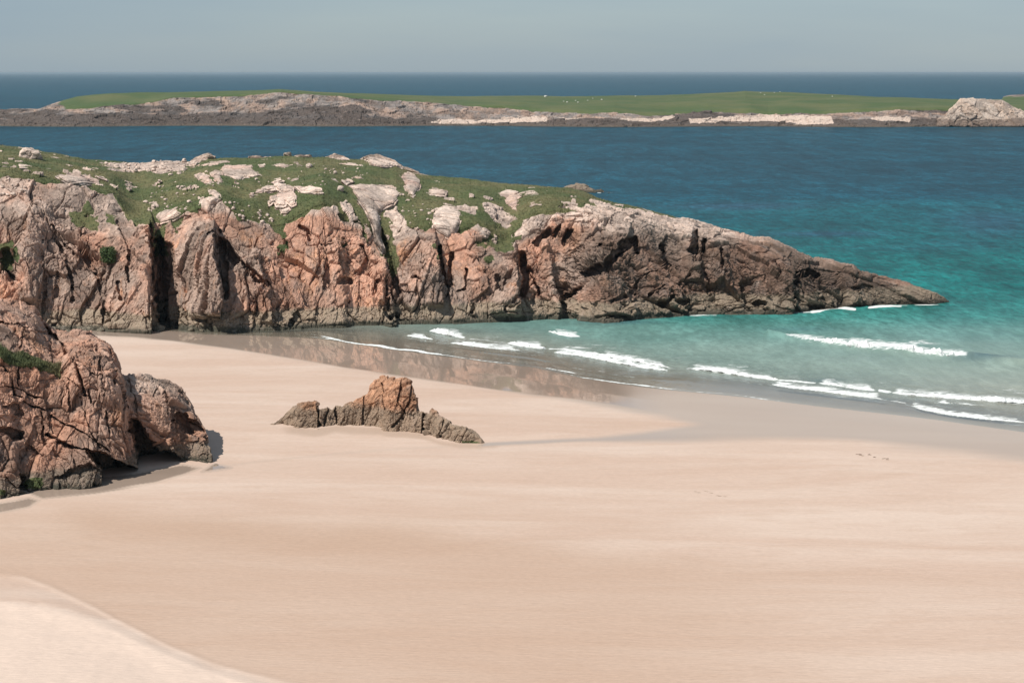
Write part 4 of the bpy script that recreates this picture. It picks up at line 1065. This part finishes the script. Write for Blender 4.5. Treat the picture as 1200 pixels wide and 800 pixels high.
# ------------------------------------------------------------------ breakers
t = NT('foam'); p = t.pos()
fb = t.noise(p, 2.2, 5, .7)
b = t.n('ShaderNodeBsdfPrincipled'); b.inputs['Base Color'].default_value = (.64, .655, .65, 1); b.inputs['Roughness'].default_value = .8
R, G, B, Al = t.attr()
fe = t.noise(p, .9, 5, .7)
t.l(t.step(t.math('ADD', R, t.math('MULTIPLY', t.math('SUBTRACT', fe, .5), .6)), .14, .42), b.inputs['Alpha'])
t.l(t.bump(fb, .25, .9), b.inputs['Normal']); b.inputs['Subsurface Weight'].default_value = 0
M_FOAM = t.out(b.outputs[0])
for k, (lab, L, w, h) in enumerate(WAVES):
    p_ = np.array(L, float)
    seg = np.concatenate([[0], np.cumsum(np.hypot(*np.diff(p_, axis=0).T))])
    n_ = max(int(seg[-1] / .5), 20); tt = np.linspace(0, seg[-1], n_)
    cx = np.interp(tt, seg, p_[:, 0]); cy = np.interp(tt, seg, p_[:, 1])
    cc = at_z(cx, cy, 0.0)
    env = np.abs(np.sin(np.clip(tt / seg[-1], 0, 1) * math.pi)) ** .42
    nn = fbm(cc, .35, 4, 500 + k); env = env * (.75 + .5 * nn)
    v = np.linspace(-1, 1, 17)[:, None]                # + = shoreward
    dpx = w * 1.0 * .5
    ppm = Dz(cy - .5) - Dz(cy + .5)
    half = (w * .5 * ppm)[None] * np.clip(env, .03, 2)[None]
    Pm = np.repeat(cc[None], 17, 0)
    nb_ = fbm(np.stack([Pm[..., 0], Pm[..., 1] + v * 2, 0 * Pm[..., 0] + v], -1), 1.5, 4, 600 + k)
    Pm[..., 1] -= v * half * (1 + .6 * nb_) 
    prof = np.where(v < .35, ((v + 1) / 1.35) ** 1.3, np.sqrt(np.clip((1 - v) / .65, 0, 1)))
    Pm[..., 2] = -.12 + (h + .1) * prof * np.clip(env, 0, 1.3)[None] * (1 + .75 * nb_)
    Q = grid_quads(17, n_)
    B_ = Pm.copy(); B_[..., 2] = -.35
    ea = np.clip(np.minimum((1 - np.abs(v)) * 2.6, 1), 0, 1) * np.clip(env * 1.5, 0, 1)[None]
    Am = np.stack([ea, ea, ea, ea], -1).reshape(-1, 4); Am = np.concatenate([Am, Am])
    nV = 17 * n_
    Q = np.concatenate([Q, Q[:, ::-1] + nV])
    o = mesh_from('breaking_wave', np.concatenate([Pm.reshape(-1, 3), B_.reshape(-1, 3)]), Q, M_FOAM, Am, smooth=True)
    tag(o, lab, 'wave', 'white breakers in the bay')

# ------------------------------------------------------------------ weedy boulders at the cliff foot
M_WEED = mat_rock('weedy_rock', warm=(.075, .065, .045), grey=(.10, .085, .06), pale=(.14, .12, .09), tide=False)
wv = [boulder_mesh('weedy_boulder', 40 + k, 3, .7, .5, M_WEED) for k in range(5)]
for k in range(46):
    x = rng.uniform(58, 200); y = rng.uniform(383, 388.5)
    put(wv[k % 5], 'weedy_boulder', at_z(x, y, 0), rng.uniform(.35, .95), rng.uniform(0, 6), 'dark weed-covered boulder in the row at the foot of the big left cliff', 'boulder', 'weedy boulders at the foot of the left cliff')
for k in range(20):
    x = rng.uniform(215, 345); y = np.interp(x, [215, 280, 345], [387, 388, 384])
    put(wv[k % 5], 'weedy_boulder', at_z(x, y + rng.uniform(-1.5, .6), 0), rng.uniform(.3, .8), rng.uniform(0, 6), 'dark weedy boulder where the shallow water meets the cliff', 'boulder', 'weedy boulders in the shallow water')

# ------------------------------------------------------------------ scraps of weed and stones on the sand
M_SCRAP = mat_rock('weed_scrap', warm=(.26, .18, .12), grey=(.28, .19, .13), pale=(.26, .18, .13), tide=False)
for pts, lab in [([(1006, 532), (1011, 533.5), (1018, 533), (1026, 536), (1034, 537), (1040, 538)], 'thin broken line of dark weed on the sand, nearer the water at right'),
                 ([(818, 577), (826, 576), (834, 578), (842, 581), (849, 582)], 'short broken line of dark weed in the middle of the open sand'),
                 ([(28, 737), (30.5, 737.5)], 'tiny dark scrap of weed on the pale bank at bottom left')]:
    Vs, Fs, o_ = [], [], 0
    for (x, y) in pts:
        for r_ in range(2):
            c = at_z(x + rng.uniform(-3, 3), y + rng.uniform(-.8, .8), .26 if y < 700 else .5)
            L_ = rng.uniform(.1, .3); th = rng.uniform(-.4, .4); wd = rng.uniform(.03, .07)
            u_ = np.array([math.cos(th), math.sin(th), 0]); v_ = np.array([-u_[1], u_[0], 0])
            ring = [c - u_ * L_ - v_ * wd * .3, c - v_ * wd, c + u_ * L_, c + v_ * wd * 1.2]
            Vs += [q + np.array([0, 0, -.12]) for q in ring] + [c + (q - c) * .6 + np.array([0, 0, .05]) for q in ring]
            Fs += [[o_ + a, o_ + (a + 1) % 4, o_ + 4 + (a + 1) % 4, o_ + 4 + a] for a in range(4)] + [[o_ + 4, o_ + 5, o_ + 6, o_ + 7]]
            o_ += 8
    tag(mesh_from('seaweed_scrap', np.array(Vs), np.array(Fs), M_SCRAP), lab, 'seaweed')
for (x, y, s_, lab) in [(374, 506, .42, 'small stone at the foot of the left lump of the lone rock'), (492, 512.5, .4, 'small stone at the foot of the tallest lump of the lone rock'), (463, 507.5, .3, 'low stone in the sand in front of the tallest lump'),
                        (307, 502, .28, 'little stone just left of the lone rock'), (252, 547, .38, 'small stone beside the right foot of the big cracked outcrop')]:
    me_ = small_v[2].copy(); me_.materials.clear(); me_.materials.append(M_BEACHROCK)
    put(me_, 'stone', at_z(x, y, .02), s_, x, lab, 'stone')

# ------------------------------------------------------------------ bush on the cliff, turf blades
t = NT('leaf'); p = t.pos()
b = t.n('ShaderNodeBsdfPrincipled'); t.l(t.mix(t.noise(p, 2.0, 3), (.03, .055, .014), (.06, .095, .025)), b.inputs['Base Color']); b.inputs['Roughness'].default_value = .8
M_LEAF = t.out(b.outputs[0])
t = NT('turf_blades'); p = t.pos()
b = t.n('ShaderNodeBsdfPrincipled'); t.l(t.mix(t.step(t.noise(p, .12, 4), .35, .68), (.070, .090, .032), (.15, .13, .06)), b.inputs['Base Color']); b.inputs['Roughness'].default_value = .85
M_TURF = t.out(b.outputs[0])
def leaves(center, radii, n, size, seed, name, mat, parent):
    r = np.random.RandomState(seed)
    d = r.randn(n, 3); d /= np.linalg.norm(d, axis=1)[:, None]
    rad = r.rand(n) ** .4
    lump = 1 + .35 * fbm(d * 1.0, 1.6, 3, seed)
    c = np.array(center) + d * (rad * lump)[:, None] * np.array(radii)
    a = r.randn(n, 3); a /= np.linalg.norm(a, axis=1)[:, None]; bb_ = np.cross(a, r.randn(n, 3)); bb_ /= np.linalg.norm(bb_, axis=1)[:, None]
    s = size * r.uniform(.6, 1.3, n)[:, None]
    V = np.stack([c - a * s, c + bb_ * s * .5, c + a * s, c - bb_ * s * .5], 1)
    return mesh_from(name, V, np.arange(n * 4).reshape(-1, 4), mat, None, parent=parent)
def bush(x, y, radii, label, seed):
    q = on_head(x, y + 3)
    e = bpy.data.objects.new('bush', None); C.objects.link(e); e.location = tuple(float(a) for a in q)
    leaves((0, -.3, .3), radii, 2600, .14, seed, 'foliage', M_LEAF, e)
    bpy.ops.mesh.primitive_cone_add(vertices=8, radius1=.12, radius2=.05, depth=1.2, location=(0, .1, -.2))
    s = bpy.context.object; s.name = 'stem'; s.parent = e; s.data.materials.append(M_WEED)
    for c_ in list(s.users_collection): c_.objects.unlink(s)
    C.objects.link(s)
    tag(e, label, 'bush')
bush(128, 299, (1.1, .8, 1.2), 'round dark green bush growing on the face of the left cliff', 7)

def blades(pts, n_per, hgt, wid, seed):
    r = np.random.RandomState(seed)
    c = np.repeat(pts, n_per, 0) + r.randn(len(pts) * n_per, 3) * np.array([.12, .12, 0])
    n = len(c); th = r.uniform(0, 6.28, n); h = hgt * r.uniform(.5, 1.3, n); lean = r.randn(n, 2) * .35
    dx = np.stack([np.cos(th), np.sin(th), 0 * th], 1) * wid
    tip = c + np.stack([lean[:, 0] * h, lean[:, 1] * h, h], 1)
    return np.stack([c - dx, c + dx, tip], 1)
g = grassmask_head(HU, HY, HP)
vis = (g > .8)
nfr = int(190 * QUAL) + int(110 * QUAL) + 3
idx = np.argwhere(vis[:nfr]); sel = idx[rng.choice(len(idx), min(26000, len(idx)), replace=False)]
V = blades(HP[sel[:, 0], sel[:, 1]] - np.array([0, 0, .05]), 3, .20, .045, 4)
gr = mesh_from('grass', V, np.arange(len(V) * 3).reshape(-1, 3), M_TURF)
tag(gr, 'short green turf covering the top of the headland', 'grass', kind='stuff')
gm = out_mask(OP, OU, OY, np.ones_like(OU), np.zeros_like(OU))[..., 0] * (OY < 450) * (OU > -30) * (OU < 72)
idx = np.argwhere(gm > .6); idx = idx[idx[:, 0] < int(210 * QUAL) + int(170 * QUAL)]
if len(idx):
    sel = idx[rng.choice(len(idx), min(2500, len(idx)), replace=False)]
    V = blades(OP[sel[:, 0], sel[:, 1]], 5, .26, .03, 6)
    gr = mesh_from('ledge_grass', V, np.arange(len(V) * 3).reshape(-1, 3), M_TURF)
    tag(gr, 'strip of green grass along the ledge of the cracked outcrop', 'grass', kind='stuff')

# ================================================================== LIGHT, SKY, CAMERA
tosun = Vector((-.64, -.54, 1.05)).normalized()
elev = math.asin(tosun.z); az = math.atan2(tosun.x, tosun.y)
sl = bpy.data.lights.new('sun', 'SUN'); sl.energy = 4.2; sl.angle = math.radians(.53); sl.color = (1.0, .955, .88)
so = bpy.data.objects.new('sun', sl); C.objects.link(so); so.rotation_euler = tosun.to_track_quat('Z', 'Y').to_euler()
w = bpy.data.worlds.new('World'); bpy.context.scene.world = w; w.use_nodes = True
nt = w.node_tree; bg = nt.nodes['Background']
sky = nt.nodes.new('ShaderNodeTexSky'); sky.sky_type = 'NISHITA'; sky.sun_disc = False; sky.sun_elevation = elev; sky.sun_rotation = az
sky.air_density = 1.0; sky.dust_density = .6; sky.ozone_density = 2.0; sky.altitude = 30
tc = nt.nodes.new('ShaderNodeTexCoord'); mp = nt.nodes.new('ShaderNodeMapping'); mp.inputs['Scale'].default_value = (1.2, 1.2, 9)
nt.links.new(tc.outputs['Generated'], mp.inputs[0])
cn = nt.nodes.new('ShaderNodeTexNoise'); cn.inputs['Scale'].default_value = 2.2; cn.inputs['Detail'].default_value = 5; nt.links.new(mp.outputs[0], cn.inputs['Vector'])
mr = nt.nodes.new('ShaderNodeMapRange'); nt.links.new(cn.outputs[0], mr.inputs[0])
mr.inputs[1].default_value = .3; mr.inputs[2].default_value = .7; mr.inputs[3].default_value = .66; mr.inputs[4].default_value = .86
vm = nt.nodes.new('ShaderNodeMix'); vm.data_type = 'RGBA'; nt.links.new(mr.outputs[0], vm.inputs[0]); nt.links.new(sky.outputs[0], vm.inputs[6])
vm.inputs[7].default_value = (2.3, 3.08, 3.8, 1)         # thin veil of high cloud
nt.links.new(vm.outputs[2], bg.inputs[0]); bg.inputs[1].default_value = .085

# thin sea air over the whole scene
hz = bpy.data.meshes.new('haze')
x0, x1, y0, y1, z0, z1 = -300000., 300000., -60., 130000., -9., 37.5
hz.from_pydata([(x, y, z) for x in (x0, x1) for y in (y0, y1) for z in (z0, z1)], [], [(0, 1, 3, 2), (4, 6, 7, 5), (0, 4, 5, 1), (2, 3, 7, 6), (0, 2, 6, 4), (1, 5, 7, 3)])
ho = bpy.data.objects.new('haze', hz); C.objects.link(ho); tag(ho, 'thin blue sea haze lying over the water and island', 'haze', kind='stuff')
t = NT('haze_air'); pv = t.n('ShaderNodeVolumePrincipled'); pv.inputs['Color'].default_value = (.52, .64, .72, 1); pv.inputs['Density'].default_value = HAZE; pv.inputs['Anisotropy'].default_value = .2
oo = t.n('ShaderNodeOutputMaterial'); t.l(pv.outputs[0], oo.inputs['Volume']); hz.materials.append(t.m)

cam = bpy.data.cameras.new('camera'); cam.lens = 60; cam.sensor_width = 36; cam.clip_end = 400000; cam.clip_start = .5
co = bpy.data.objects.new('camera', cam); C.objects.link(co); co.location = (0, 0, HCAM)
co.rotation_euler = (math.pi / 2 - PITCH, 0, 0)
sc_ = bpy.context.scene; sc_.camera = co
sc_.view_settings.view_transform = 'Standard'; sc_.view_settings.look = 'None'; sc_.view_settings.exposure = 0.5; sc_.view_settings.gamma = 1.0
sc_.cycles.max_bounces = 6; sc_.cycles.transparent_max_bounces = 8
